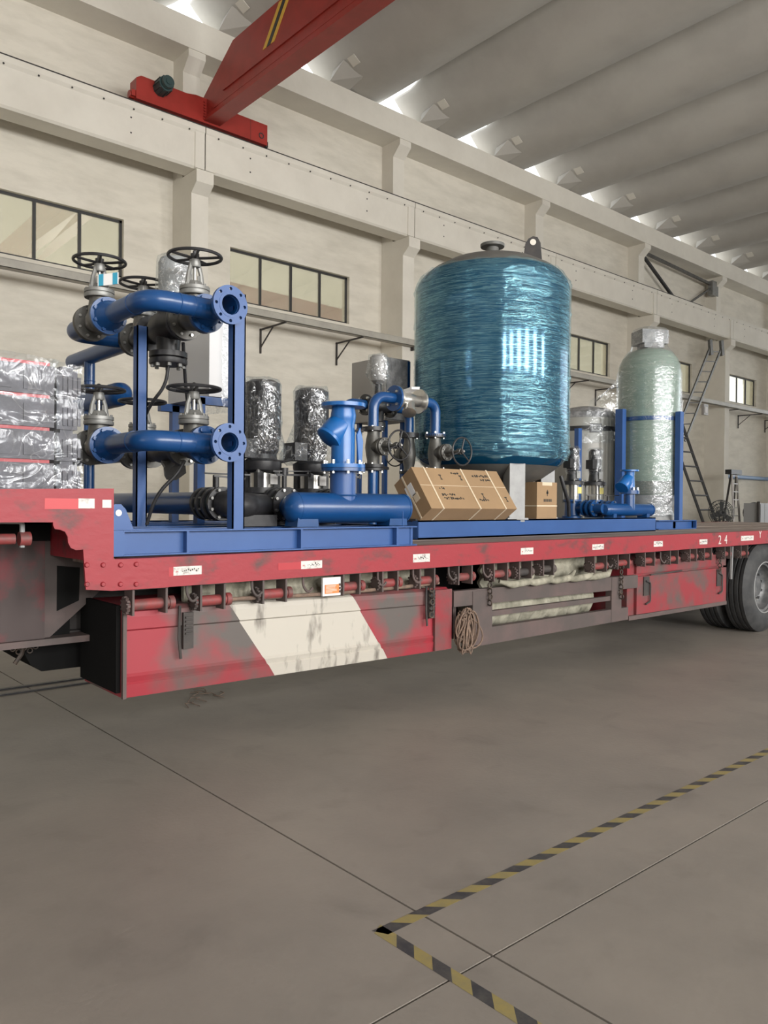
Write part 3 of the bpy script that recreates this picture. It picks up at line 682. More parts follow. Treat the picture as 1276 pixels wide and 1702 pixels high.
# winch on the gooseneck
g2 = MB().tube(bend([(0.85, 3.98, 1.31), (1.165, 3.98, 1.305), (1.165, 3.98, 1.18)], 0.02), 0.012, 8).build('strap_winch', 'leg', tr)
MB().cyl((0.8, 3.98, 1.222), (1.13, 3.98, 1.222), 0.026).build('winch_drum', 'drum', g2)
MB().lathe([(0.034, 0), (0.034, 0.05), (0.02, 0.055)], (1.15, 3.98, 1.222), X, 16).build('winch_cap', 'drum', g2)
# chassis
for y0 in (4.62, 5.45):
    MB().box(1.3, 13.5, y0, y0+0.03, 0.66, 1.06).box(1.3, 13.5, y0-0.06, y0+0.09, 0.64, 0.66).box(1.3, 13.5, y0-0.06, y0+0.09, 1.04, 1.06).build('chassis_beam', 'dark', tr, False)
for k in range(14):
    x = 1.7 + 0.85*k; MB().box(x, x+0.06, 3.93, 6.28, 0.985+0.004*k, 1.065+0.003*k).build('cross_member', 'dark', tr, False)
MB().box(-1.4, 1.405, 4.40, 4.46, 0.655, 1.19).build('gooseneck_side', 'red3', tr, False)
MB().box(-1.4, 1.56, 4.46, 5.8, 0.66, 1.40).build('gooseneck_core', 'shade_black', tr, False)
MB().prism([(1.40, 1.19), (1.80, 1.19), (2.0, 0.98), (1.78, 0.95), (1.44, 0.66), (1.40, 0.66)], (0, 0.03, 0), (0, 4.42, 0)).build('gooseneck_web', 'rack', tr, False)
MB().prism([(1.475, 1.05), (1.60, 1.035), (1.595, 0.85), (1.475, 0.80)], (0, 0.004, 0), (0, 4.416, 0)).build('web_opening_shade', 'shade_black', tr, False)  # dark plate on the web, painted as the shade inside an opening
MB().box(-1.4, 1.80, 4.36, 4.50, 0.625, 0.66).build('lower_flange', 'rack', tr, False)
MB().prism([(-1.4, 1.27), (1.43, 1.28), (1.43, 1.19), (-1.4, 1.19)], (0, 0.02, 0), (0, 4.39, 0)).build('upper_plate', 'shade_black', tr, False)
for k in range(3): MB().box(-0.2+0.5*k, -0.16+0.5*k, 3.86, 4.4, 1.26, 1.40).build('outrigger', 'dark', tr, False)
# mud tank hanging under the gooseneck
mt_ = MB().prism([(1.33, 0.615), (1.36, 0.56), (1.40, 0.48), (1.46, 0.435), (2.4, 0.425), (2.4, 0.615)], (0, 0.55, 0), (0, 4.62, 0)).build('under_tank', 'shade_black', tr)
o = MB().jitter(0, 1)
for k in range(5): o.torus((1.30+0.03*k, 4.60, 0.585-0.02*(k % 2)), Y, 0.014, 0.004, 10, 5)
o.tube([(1.36, 4.60, 0.60), (1.345, 4.6, 0.55), (1.31, 4.6, 0.50)], 0.012, 6)
t_ = o.build('hanging_chain_mesh', 'chain', None, origin=(1.33, 4.6, 0.6)); tag(t_, 'small scrap of dark netting hanging under the left end of the trailer', 'netting')
# toolbox: ribbed red and white panels
tb = [(3.96, 0.828), (3.955, 0.800), (3.955, 0.735), (3.97, 0.725), (3.965, 0.50), (3.955, 0.485), (3.965, 0.455), (3.955, 0.445), (3.965, 0.375), (4.5, 0.375), (4.5, 0.85), (3.99, 0.85)]
bx = MB()
n_ = len(tb); vs = []
for (x, dz, dzb) in ((1.66, 0.0, 0.0), (4.10, -0.045, -0.022)):
    for (y, z) in tb:
        f_ = (z-0.375)/(0.85-0.375); vs.append((x, y, z + dz*f_ + dzb*(1-f_)))
bx.add(vs, [[i, (i+1) % n_, n_+(i+1) % n_, n_+i] for i in range(n_)] + [list(range(n_))[::-1], list(range(n_, 2*n_))])
bx.build('toolbox', 'tool', tr, False)
MB().box(1.635, 1.66, 3.99, 4.5, 0.40, 0.86).build('toolbox_end', 'shade_black', tr, False)
MB().box(1.652, 1.672, 3.94, 3.962, 0.375, 0.845).build('toolbox_edge', 'rack', tr, False)
MB().box(3.94, 4.11, 3.94, 3.962, 0.36, 0.795).build('toolbox_post', 'red2', tr, False)
for x in (2.02, 3.90):
    lt = MB().box(x-0.03, x+0.03, 3.935, 3.955, 0.60, 0.80)
    for k in range(5): lt.box(x-0.02, x+0.025, 3.925, 3.937, 0.68+0.022*k, 0.69+0.022*k)
    lt.tube([(x-0.05, 3.94, 0.84), (x-0.06, 3.93, 0.66), (x-0.045, 3.935, 0.55)], 0.008, 6).build('toolbox_latch', 'dark', tr, False)
# spare rack
rk = 'rack'
MB().hexa([(4.13, 3.94, 0.66), (6.62, 3.94, 0.645), (6.62, 4.0, 0.645), (4.13, 4.0, 0.66), (4.13, 3.94, 0.775), (6.62, 3.94, 0.765), (6.62, 4.0, 0.765), (4.13, 4.0, 0.775)]).build('rack_top_rail', rk, tr, False)
MB().hexa([(4.40, 3.94, 0.345), (6.46, 3.94, 0.36), (6.46, 4.0, 0.36), (4.40, 4.0, 0.345), (4.40, 3.94, 0.475), (6.46, 3.94, 0.475), (6.46, 4.0, 0.475), (4.40, 4.0, 0.475)]).build('rack_bottom_rail', rk, tr, False)
MB().box(4.42, 6.28, 3.95, 3.99, 0.555, 0.595).build('rack_middle_rail', rk, tr, False)
MB().box(4.33, 4.55, 3.935, 4.0, 0.355, 0.76).build('rack_post', rk, tr, False)
MB().box(6.18, 6.34, 3.937, 4.0, 0.36, 0.765).build('rack_post', rk, tr, False)
MB().box(4.24, 4.27, 4.05, 4.10, 0.40, 0.70).build('rack_post', rk, tr, False)
MB().box(4.42, 6.3, 3.95, 4.55, 0.36, 0.38).build('rack_floor', rk, tr, False)
MB().box(4.30, 6.50, 4.50, 4.54, 0.36, 0.95).build('rack_back', 'shade_black', tr, False)
# second red box
MB().box(6.50, 8.42, 3.98, 4.5, 0.385, 0.90).build('red_box', 'red2', tr, False)
MB().hexa([(6.62, 3.95, 0.39), (8.43, 3.95, 0.385), (8.43, 3.98, 0.385), (6.62, 3.98, 0.39), (6.62, 3.95, 0.745), (8.43, 3.95, 0.755), (8.43, 3.98, 0.755), (6.62, 3.98, 0.745)]).build('red_box_door', 'red2', tr, False)
MB().box(6.62, 8.43, 3.955, 3.985, 0.775, 0.90).build('red_box_top', 'red2', tr, False)
MB().box(6.49, 8.45, 3.95, 4.52, 0.345, 0.385).build('red_box_sill', 'rack', tr, False)
for x in (6.78, 8.25): MB().box(x-0.05, x+0.05, 3.94, 3.95, 0.56, 0.74).tube(bend([(x-0.02, 3.935, 0.70), (x+0.05, 3.93, 0.68), (x+0.05, 3.93, 0.5), (x-0.03, 3.93, 0.48)], 0.02, 3), 0.008, 6).build('box_latch', 'dark', tr, False)
MB().bar((6.85, 3.945, 0.752), (7.45, 3.945, 0.765), 0.012).build('box_hinge', 'dark', tr, False)
MB().bar((8.52, 3.93, 0.98), (8.50, 3.93, 0.62), 0.02).build('mudguard_stay', 'leg', tr, False)
# wheels
def wheel(x, yout, name, hub):
    wt = 0.28; R_ = 0.522; zc = FZ + R_
    prof = [(0.290, 0.0), (0.33, -0.012), (0.42, -0.02), (0.475, -0.005), (0.508, 0.02)]
    for k in range(4): prof += [(R_, 0.03 + 0.058*k), (R_, 0.065 + 0.058*k), (R_-0.012, 0.070 + 0.058*k), (R_-0.012, 0.083 + 0.058*k)]
    prof += [(R_, wt-0.03), (0.508, wt-0.02), (0.42, wt+0.01), (0.290, wt)]
    wb_ = MB().lathe(prof + [prof[0]], (x, yout, zc), Y, 56, caps=False).build(name, 'rubber', tr, ang=30)
    rp = [(0.285, 0.012), (0.295, -0.008), (0.300, 0.0), (0.292, 0.02), (0.262, 0.03), (0.255, 0.10), (0.23, 0.13 if hub else 0.2), (0.12, 0.16), (0.11, 0.09), (0.0, 0.08)]
    r_ = MB().lathe(rp, (x, yout, zc), Y, 40, caps=False).build('rim', 'rim', wb_)
    MB().torus((x, yout-0.002, zc), Y, 0.296, 0.007, 40, 6).build('rim_edge', 'leg', wb_)
    MB().bolts((x, yout+0.13, zc), (0, -1, 0), 0.17, 10, 0.016, 0.03).build('wheel_nuts', 'rim', wb_, kind='stuff')
for x in (9.37, 10.75):
    wheel(x, 3.93, 'wheel', True); wheel(x, 4.25, 'wheel', False)
    MB().cyl((x, 4.5, FZ+0.5), (x, 5.9, FZ+0.5), 0.07).build('axle', 'dark', tr)
    wheel(x, 5.72, 'wheel', True)

# ------------------------------------------------------------------ things slung under the deck
ta = thing('canvas_roll', (5.4, 4.2, 0.55), 'pale grimy rolled canvas lying inside the brown under-deck rack', 'canvas')
b = MB()
pts = [(4.60 + 0.045*k, 4.185, 0.575) for k in range(33)]
b.tube(pts, [0.165 + 0.012*math.sin(k*1.7) for k in range(33)], 24); b.jitter(0.018, 9, 3); b.build('roll', 'tarp', ta)
def sheet(name, label, x0, x1, z0, z1, y, m, amp, seed, group=None):
    nx, nz_ = 40, 12; b = MB(); 
    for s_ in (0, 1):
        for i in range(nx+1):
            for j in range(nz_+1):
                x = x0+(x1-x0)*i/nx; z = z0+(z1-z0)*j/nz_
                d = noise.noise(Vector((x*6, z*14, seed)))*amp; e = noise.noise(Vector((x*5, 3, seed)))*0.02*(1-j/nz_)
                b.v.append(Vector((x, y + d + 0.03*s_, z + e)))
    n = nz_+1; m_ = (nx+1)*n
    for i in range(nx):
        for j in range(nz_):
            q = [i*n+j, (i+1)*n+j, (i+1)*n+j+1, i*n+j+1]; b.f.append(q); b.f.append([m_+k for k in q[::-1]])
    for i in range(nx): b.f.append([i*n, (i+1)*n, m_+(i+1)*n, m_+i*n]); b.f.append([i*n+nz_, (i+1)*n+nz_, m_+(i+1)*n+nz_, m_+i*n+nz_])
    for j in range(nz_): b.f.append([j, j+1, m_+j+1, m_+j]); b.f.append([nx*n+j, nx*n+j+1, m_+nx*n+j+1, m_+nx*n+j])
    o = b.build(name, m, None, origin=((x0+x1)/2, y, z0)); tag(o, label, 'canvas', group); return o
sheet('folded_canvas', 'crumpled grey-green canvas stuffed above the red and white toolbox', 2.05, 3.95, 0.80, 0.955, 4.04, 'tarp', 0.05, 1.0)
sheet('folded_canvas', 'folded dirty canvas bulging over the top of the brown rack', 4.55, 6.25, 0.755, 0.96, 4.06, 'tarp', 0.06, 5.0)
b = MB()
for k in range(5):
    x0 = 4.62 + 0.28*k; b.tube([(x0, 3.93, 0.82-0.01*k), (x0+0.12, 3.90, 0.79), (x0+0.34, 3.92, 0.80), (x0+0.45, 3.95, 0.85)], [0.015, 0.03, 0.03, 0.012], 10)
o = b.build('canvas_fold', 'tarp', None, origin=(5.2, 3.92, 0.8)); tag(o, 'rolled edges of loose canvas drooping over the brown rack rail', 'canvas')
# rope coil
b = MB()
for k in range(30):
    cx = 4.225 + random.uniform(-0.05, 0.05); w_ = random.uniform(0.02, 0.085); zt = 0.64 + random.uniform(-0.08, 0.02); zb_ = 0.36 + random.uniform(-0.05, 0.10)
    y = 3.90 + random.uniform(-0.035, 0.035); lean = random.uniform(-0.05, 0.04); tw = random.uniform(0, 6.28)
    b.tube([(cx + w_*math.sin(2*PI*q/18)*(1 - 0.35*math.cos(2*PI*q/18)) + lean*(1 - math.cos(2*PI*q/18))/2, y + 0.015*math.sin(4*PI*q/18 + tw), zt + (zb_ - zt)*(1 - math.cos(2*PI*q/18))/2) for q in range(18)], 0.006, 6)
o = b.build('rope_coil', 'rope', None, origin=(4.22, 3.9, 0.5)); tag(o, 'hank of brown rope hanging between toolbox and rack', 'rope')
# chains
def chain(x, y, z0, z1, label):
    b = MB(); n = int((z0-z1)/0.045)
    for k in range(n+1): b.torus((x + 0.004*math.sin(k*2), y, z0 - 0.045*k), (X if k % 2 else Y), 0.020, 0.006, 12, 6)
    o = b.build('chain', 'chain', None, origin=(x, y, z0)); tag(o, label, 'chain', 'chains hanging from the trailer side')
chain(3.88, 3.915, 0.90, 0.62, 'rusty chain hanging in front of the right end of the toolbox')
chain(4.50, 3.915, 0.89, 0.66, 'rusty chain over the left post of the brown rack')
chain(6.30, 3.915, 0.90, 0.55, 'rusty chain over the right post of the brown rack')
chain(8.22, 3.92, 0.92, 0.74, 'short rusty chain above the right end of the second red box')
pc = thing('paper_packet', (3.00, 3.90, 0.86), 'white and orange printed packet tucked under the rail among the winches', 'packet')
MB().box(2.90, 3.04, 3.885, 3.90, 0.83, 0.945).build('packet', 'paper', pc, False); MB().box(2.915, 3.025, 3.88, 3.885, 0.845, 0.90).build('print', 'orange', pc, False)
b = MB()
for k in range(6): b.box(2.92, 2.92+random.uniform(0.05, 0.095), 3.879, 3.88, 0.852+0.008*k, 0.855+0.008*k)
b.build('print_lines', 'letter', pc, False)
o = MB().tube([(2.05, 3.925, 0.862), (2.5, 3.915, 0.85), (3.0, 3.92, 0.838), (3.6, 3.915, 0.842), (3.95, 3.92, 0.85)], 0.012, 8).build('loose_strap', 'rope', None, origin=(3, 3.92, 0.84)); tag(o, 'thin loose strap stretched along the top of the toolbox', 'strap')
# wire litter on the floor near the toolbox
b = MB()
for k in range(10):
    a_ = random.uniform(0, 6.28); x, y = WSC[0]+random.uniform(-.16, .16), WSC[1]+random.uniform(-.12, .12)
    b.tube([(x, y, FZ+0.004), (x+0.08*math.cos(a_), y+0.08*math.sin(a_), FZ+0.012), (x+0.15*math.cos(a_+0.5), y+0.15*math.sin(a_+0.5), FZ+0.004)], 0.003, 5)
o = b.build('wire_scrap', 'rope', None, origin=(WSC[0], WSC[1], FZ)); tag(o, 'tangle of thin wire scrap on the floor under the toolbox', 'wire scrap')

# ================================================================== CARGO: FRONT SKID
def handwheel(c, ax, R, par, n=5, r=None, hubm='black', ph=0.3):
    r = r or R*0.065; b = MB(); a, u, v = basis(ax); c = Vector(c)
    b.torus(c, a, R, r, 40, 8); b.cyl(c - a*R*0.16, c + a*R*0.10, R*0.17, seg=14)
    for k in range(n):
        t = 2*PI*k/n + ph; d = u*math.cos(t) + v*math.sin(t)
        b.tube([c - a*R*0.06 + d*R*0.12, c - a*R*0.04 + d*R*0.5, c + d*R*0.97], R*0.055, 8)
    w_ = b.build('handwheel', 'black', par)
    MB().lathe([(R*0.09, 0), (R*0.09, R*0.10), (R*0.05, R*0.14)], c + a*R*0.10, a, 8).build('wheel_nut', hubm, w_)
    return w_
def gate_valve(c, pax, sax, Rf, L, hb, hw, Rw, label, m='cast', mb='cast_l', group=None, n=8, spokes=5, rb=None, gland=True, hub='black', fm=None):
    c = Vector(c); p = Vector(pax).normalized(); s = Vector(sax).normalized(); q = p.cross(s)
    t = thing('gate_valve', c, label, 'valve', group); rb = rb or Rf*0.62
    bd = MB().lathe([(rb*0.86, -L/2), (rb*0.84, -L*0.36), (rb*1.0, -L*0.22), (rb*1.14, 0), (rb*1.0, L*0.22), (rb*0.84, L*0.36), (rb*0.86, L/2)], c, p, 24)
    bd.lathe([(rb*1.0, 0), (rb*0.92, hb*0.55), (rb*0.86, hb*0.8), (rb*0.95, hb)], c, s, 20); bd.build('body', m, t)
    for sg in (-1, 1):
        f_ = MB().ring(c + p*(sg*L/2 - 0.013), p, rb*0.5, Rf, 0.026, 32); f_.build('flange', fm or m, t)
    bt = MB()
    for sg in (-1, 1): bt.bolts(c + p*(sg*L/2 - sg*0.013), p*(-sg), Rf*0.80, n, Rf*0.085, Rf*0.12)
    bt.build('flange_bolts', 'steel', t, kind='stuff')
    bn = MB().lathe([(Rf*0.78, 0), (Rf*0.80, 0.004), (Rf*0.80, 0.022), (Rf*0.74, 0.025), (Rf*0.74, 0.028), (Rf*0.80, 0.031), (Rf*0.80, 0.050), (Rf*0.5, 0.056), (Rf*0.34, 0.085)], c + s*(hb - 0.025), s, 26)
    y0, y1 = hb + 0.035, hw - Rw*0.22
    for sg in (-1, 1):
        e = q if abs(q.z) < 0.9 else p
        bn.tube([c + s*y0 + e*sg*Rf*0.42, c + s*(y0*0.5 + y1*0.5) + e*sg*Rf*0.36, c + s*y1 + e*sg*Rf*0.18], [Rf*0.16, Rf*0.12, Rf*0.13], 8)
    bn.lathe([(Rf*0.27, -0.03), (Rf*0.30, -0.02), (Rf*0.28, 0.015), (Rf*0.15, 0.02)], c + s*y1, s, 16); bn.build('bonnet', mb, t)
    b2 = MB().bolts(c + s*(hb + 0.025), s, Rf*0.66, 8, Rf*0.075, Rf*0.13)
    if gland: b2.bolts(c + s*(y0 + 0.03), s, Rf*0.24, 2, Rf*0.07, Rf*0.3)
    b2.build('bonnet_bolts', 'cast_l', t, kind='stuff')
    MB().cyl(c + s*hb, c + s*(hw + Rw*0.05), Rf*0.085, seg=12).build('stem', 'steel', t)
    handwheel(c + s*hw, s, Rw, t, spokes, hubm=hub)
    return t
def flange_pair(c, ax, ri, R, m, n=8, bm='steel', th=0.022, par=None, bolt_side=1):
    c = Vector(c); a = Vector(ax).normalized()
    MB().ring(c, a, ri, R, th, 32).build('flange', m, par)
    MB().bolts(c + (a*th if bolt_side > 0 else Vector((0, 0, 0))), a*bolt_side, R*0.82, n, R*0.08, R*0.12).build('flange_bolts', bm, par, kind='stuff')

SK0, SK1 = 1.124, 1.257
# --- skid base
sk = thing('skid_frame', (2.65, 4.9, 1.12), 'blue steel skid frame with lifting lug and tall posts, left on the deck', 'skid')
def channel_x(x0, x1, y, z0, z1, d, name, par, sgn=-1, tw=0.008):    # web at y, flanges towards sgn*d
    b = MB().box(x0, x1, min(y, y+tw), max(y, y+tw), z0, z1)
    ya, yb = sorted((y, y + sgn*d)); b.box(x0, x1, ya, yb, z1-tw, z1); b.box(x0, x1, ya, yb, z0, z0+tw)
    return b.build(name, 'blue_b', par, False)
channel_x(1.635, 3.717, 3.945, SK0, SK1, 0.045, 'front_beam', sk)
channel_x(1.60, 3.717, 6.05, SK0, SK1, 0.045, 'rear_beam', sk, 1)
for x in (1.60, 3.69): MB().box(x, x+0.012, 3.94, 6.05, SK0, SK1).box(x, x+0.05, 3.94, 6.05, SK1-0.008, SK1).box(x, x+0.05, 3.94, 6.05, SK0, SK0+0.008).build('side_beam', 'blue_b', sk, False)
MB().box(1.572, 1.64, 3.902, 3.945, SK0, SK1).build('beam_end', 'blue_b', sk, False)
for x in (1.99, 2.745, 3.53): MB().box(x, x+0.014, 3.903, 3.945, SK0+0.008, SK1-0.008).build('stiffener', 'blue_b', sk, False)
for y in (4.35, 4.75, 5.2, 5.65): MB().box(1.61, 3.69, y-0.04, y+0.04, SK1-0.07, SK1-0.005).build('cross_beam', 'blue_b', sk, False)
lug = [(0, 0), (0.13, 0), (0.085, 0.11), (0.06, 0.135), (0.025, 0.135), (0.0, 0.10)]
l_ = MB().prism(lug, (0, 0.016, 0), (1.585, 3.96, SK1)).build('lifting_lug', 'blue_b', sk, False)
MB().cyl((1.632, 3.958, SK1+0.09), (1.632, 3.978, SK1+0.09), 0.017).build('lug_hole', 'paper', l_)
def post(x0, x1, y0, y1, z1, name='post'):
    MB().box(x0, x1, y0, y0+0.008, SK1, z1).box(x0, x0+0.008, y0, y1, SK1, z1).box(x1-0.008, x1, y0, y1, SK1, z1).build(name, 'blue_b', sk, False)
post(2.272, 2.350, 3.905, 3.965, 2.60)          # right post carrying the open flanges
post(1.982, 2.050, 4.545, 4.60, 2.475)            # left post under the upper pipe
for (x, y) in ((2.80, 5.30), (2.90, 5.92), (3.12, 5.30), (3.12, 5.92)): MB().box(x-0.03, x+0.03, y-0.03, y+0.03, SK1-0.02, 2.19).build('cabinet_post', 'blue_b', sk, False)
MB().box(2.77, 3.15, 5.27, 5.33, 2.14, 2.20).build('cabinet_rail', 'blue_b', sk, False); MB().box(2.77, 3.15, 5.89, 5.95, 2.14, 2.20).build('cabinet_rail', 'blue_b', sk, False)
MB().box(3.60, 3.605, 3.92, 3.925, SK1, 1.36).build('marker_rod', 'blue_b', sk, False)

# --- two-level valve manifold
for zc, tier in ((2.510, 'upper'), (1.742, 'lower')):
    up = tier == 'upper'; x0, xb = 2.22, 1.82
    pr = thing('branch_pipe', (x0, 3.96, zc), '%s blue pipe assembly ending in an open drilled flange on the right post' % tier, 'pipe', None)
    MB().drilled((x0, 3.85, zc), Y, 0.056, 0.108, 0.022, 8, 0.089, 0.0095).build('open_flange', 'blue_b', pr)
    MB().ring((x0, 3.848, zc), Y, 0.056, 0.072, 0.004, 32).build('raised_face', 'blue_b', pr)
    sp = MB().lathe([(0.054, 0), (0.057, 0.0), (0.057, 0.10), (0.0575, 0.16), (0.075, 0.22), (0.080, 0.245), (0.054, 0.245), (0.054, 0.0)], (x0, 3.872, zc), Y, 28, caps=False)
    sp.build('spool', 'blue', pr)
    MB().cyl((x0, 4.05, zc), (x0, 4.06, zc), 0.05).build('bore', 'black', pr)
    br = MB().tube(bend([(x0, 4.03, zc), (xb, 4.03, zc), (xb, 4.50, zc)], 0.13, 10), 0.058, 26); br.build('bypass_pipe', 'blue', pr)
    wr = MB()
    for xx in (2.08, 1.99): wr.torus((xx, 4.03, zc), X, 0.058, 0.003, 26, 6)
    wr.torus((xb, 4.20, zc), Y, 0.058, 0.003, 26, 6); wr.build('weld_seam', 'blue', pr)
    MB().ring((x0, 4.117, zc), Y, 0.05, 0.112, 0.026, 32).build('flange', 'blue', pr)
    MB().lathe([(0.058, 0), (0.066, 0.02), (0.085, 0.06), (0.09, 0.09)], (xb, 4.49, zc), Y, 26).build('reducer', 'blue', pr)
    MB().ring((xb, 4.575, zc), Y, 0.05, 0.110, 0.026, 32).build('flange', 'blue', pr)
    MB().bolts((xb, 4.577, zc), (0, -1, 0), 0.09, 8, 0.012, 0.018).bolts((x0, 4.119, zc), (0, -1, 0), 0.092, 8, 0.012, 0.018).build('flange_bolts', 'blue', pr, kind='stuff')
    gate_valve((xb, 4.725, zc), Y, Z, 0.110, 0.235, 0.155, 0.355 if up else 0.345, 0.150, ('grey gate valve with upright black handwheel and a blue tag, upper left' if up else 'grey gate valve with handwheel seen edge-on beside the plastic wrapped trays'), m='cast')
    gate_valve((x0, 4.275, zc), Y, Z, 0.112, 0.24, 0.155, 0.365 if up else 0.345, 0.155, ('grey gate valve with the highest black handwheel, behind the upper open flange' if up else 'grey gate valve with black handwheel behind the lower open flange'), m='cast')
    gate_valve((x0, 5.00, zc), Y, Z, 0.112, 0.25, 0.155, 0.355 if up else 0.335, 0.150, ('rear grey gate valve with black handwheel left of the wrapped actuator' if up else 'rear lower gate valve half hidden behind the left blue post'), m='cast')
    bp = thing('return_pipe', (xb, 5.1, zc), '%s blue return pipe looping behind the left gate valve' % tier, 'pipe')
    MB().tube(bend([(xb, 4.845, zc), (xb, 5.20, zc), (x0 - 0.02, 5.20, zc)] if up else [(xb, 4.845, zc), (xb, 5.3, zc), (xb, 5.55, zc)], 0.11, 10), 0.058, 24).build('elbow_pipe', 'blue', bp)
    MB().ring((xb, 4.845, zc), Y, 0.05, 0.110, 0.024, 32).build('flange', 'cast', bp)
    mp_ = MB().tube(bend([(x0, 5.125, zc), (x0, 5.6, zc), (x0, 6.30, zc)], 0.1), 0.060, 24).lathe([(0.060, 0), (0.05, 0.02), (0.02, 0.03)], (x0, 6.30, zc), Y, 20); mp_.build('straight_pipe', 'blue', bp)
    MB().ring((x0, 5.127, zc), Y, 0.05, 0.112, 0.024, 32).build('flange', 'cast', bp)
    if up:
        MB().tube([(x0, 5.95, zc), (x0, 5.95, 1.30)], 0.040, 18).torus((x0, 5.95, 2.32), Z, 0.040, 0.003, 20, 6).build('down_pipe', 'blue', bp)
        MB().lathe([(0.085, 0.95), (0.085, 0.12), (0.078, 0.06), (0.05, 0.02), (0.0, 0.0)], (x0, 5.28, 2.165), Y, 26, caps=False).build('capped_header', 'blue', bp)
    # centre piece between the two line valves
    if up:
        tv = thing('control_valve', (x0, 4.64, zc), 'black three-way control valve with a plastic wrapped actuator on top', 'valve')
        MB().lathe([(0.075, -0.22), (0.07, -0.15), (0.10, -0.06), (0.105, 0.06), (0.07, 0.15), (0.075, 0.22)], (x0, 4.64, zc), Y, 26).lathe([(0.085, 0), (0.075, -0.10), (0.07, -0.17)], (x0, 4.62, zc), Z, 24).lathe([(0.07, 0), (0.06, 0.14), (0.05, 0.16)], (x0, 4.64, zc), Z, 20).build('body', 'black', tv)
        for y in (4.405, 4.845): MB().ring((x0, y, zc), Y, 0.05, 0.115, 0.024, 32).build('flange', 'black', tv)
        MB().lathe([(0.115, 0), (0.118, 0.006), (0.118, 0.03), (0.09, 0.033), (0.09, 0.04), (0.118, 0.043), (0.118, 0.075)], (x0, 4.62, zc-0.235), Z, 28).build('lower_cover', 'black', tv)
        MB().bolts((x0, 4.62, zc-0.235), (0, 0, -1), 0.095, 8, 0.013, 0.02).bolts((x0, 4.43, zc), Y, 0.094, 8, 0.012, 0.02).bolts((x0, 4.405, zc), -Y, 0.094, 8, 0.012, 0.02).build('cover_bolts', 'cast_l', tv, kind='stuff')
        MB().cyl((x0, 4.64, zc+0.14), (x0, 4.64, zc+0.27), 0.03).build('stem', 'cast_l', tv)
        ac = MB().lathe([(0.05, 0), (0.10, 0.02), (0.104, 0.24), (0.09, 0.27), (0.0, 0.275)], (x0+0.06, 4.66, zc+0.18), Z, 26).build('actuator', 'leg', tv)
        MB().lathe([(0.05, -0.04), (0.075, 0.0), (0.115, 0.02), (0.116, 0.08), (0.115, 0.16), (0.114, 0.25), (0.10, 0.285), (0.0, 0.295)], (x0+0.06, 4.66, zc+0.18), Z, 48).jitter(0.016, 16, 2).build('plastic_wrap', 'film', tv)
    else:
        st = thing('strainer', (x0, 4.64, zc), 'grey cast strainer with a flat hexagonal cap between the lower valves', 'strainer')
        MB().lathe([(0.075, -0.22), (0.07, -0.15), (0.088, -0.04), (0.088, 0.05), (0.07, 0.15), (0.075, 0.22)], (x0, 4.64, zc), Y, 26).build('body', 'cast', st)
        for y in (4.405, 4.845): MB().ring((x0, y, zc), Y, 0.05, 0.112, 0.024, 32).build('flange', 'cast', st)
        MB().lathe([(0.055, 0), (0.055, 0.14), (0.075, 0.145), (0.075, 0.18)], (x0+0.0, 4.66, zc-0.02), (0.1, -0.75, -0.8), 6).build('cap', 'cast', st, False)
# tag on the upper left valve
tg_ = thing('paper_tag', (1.82, 4.60, 2.80), 'white and cyan folded label on the neck of the upper left valve', 'label')
U_ = Vector((0.72, -0.62, 0.12)).normalized(); V_ = Vector((0.05, 0.12, 1)).normalized(); c_ = Vector((1.83, 4.615, 2.735))
MB().obox(c_, U_*0.062, V_*0.036, U_.cross(V_)*0.002).build('card', 'paper', tg_, False)
for s_ in (-1, 1): MB().obox(c_ + U_*0.042*s_ + U_.cross(V_)*0.0025, U_*0.014, V_*0.036, U_.cross(V_)*0.0012).build('printed_band', 'cyan', tg_, False)
# black cables
for nm, lab, pts in (('power_cable', 'black cable curving down from the three-way valve to the lower strainer', [(2.22, 4.62, 2.28), (2.215, 4.64, 2.15), (2.15, 4.72, 2.03), (2.13, 4.80, 1.92)]),
                     ('power_cable', 'black cable running straight down to the right from the upper middle valve', [(2.26, 4.50, 2.40), (2.36, 4.66, 2.15), (2.48, 4.80, 1.85), (2.55, 4.84, 1.73)]),
                     ('power_cable', 'black cable bowing down behind the left post to the skid', [(2.20, 4.35, 1.66), (2.16, 4.36, 1.58), (2.05, 4.42, 1.45), (2.02, 4.48, 1.27)])):
    o = MB().tube(bend(pts, 0.1, 5), 0.011, 10).build(nm, 'black', None, origin=pts[0]); tag(o, lab, 'cable')

# --- suction line low down at the left
su = thing('suction_pipe', (2.445, 5.2, 1.48), 'thick dark blue pipe lying low behind the left post', 'pipe')
MB().tube([(2.445, 6.25, 1.40), (2.445, 4.56, 1.40)], 0.074, 28).build('pipe', 'blue', su)
flange_pair((2.445, 4.54, 1.40), Y, 0.06, 0.105, 'black', 8, par=su, bolt_side=-1)
bv = thing('butterfly_valve', (2.445, 4.4, 1.40), 'dark butterfly valve with lever on the low pipe behind the right post', 'valve', None)
for y in (4.475, 4.40, 4.32): MB().ring((2.445, y, 1.40), Y, 0.055, 0.105, 0.022, 32).build('flange', 'black', bv)
MB().cyl((2.445, 4.34, 1.40), (2.445, 4.5, 1.40), 0.082, seg=28).build('body', 'motor_g', bv)
MB().bolts((2.445, 4.32, 1.40), -Y, 0.09, 8, 0.010, 0.02).bolts((2.445, 4.422, 1.40), Y, 0.09, 8, 0.009, 0.05).build('tie_bolts', 'cast_l', bv, kind='stuff')
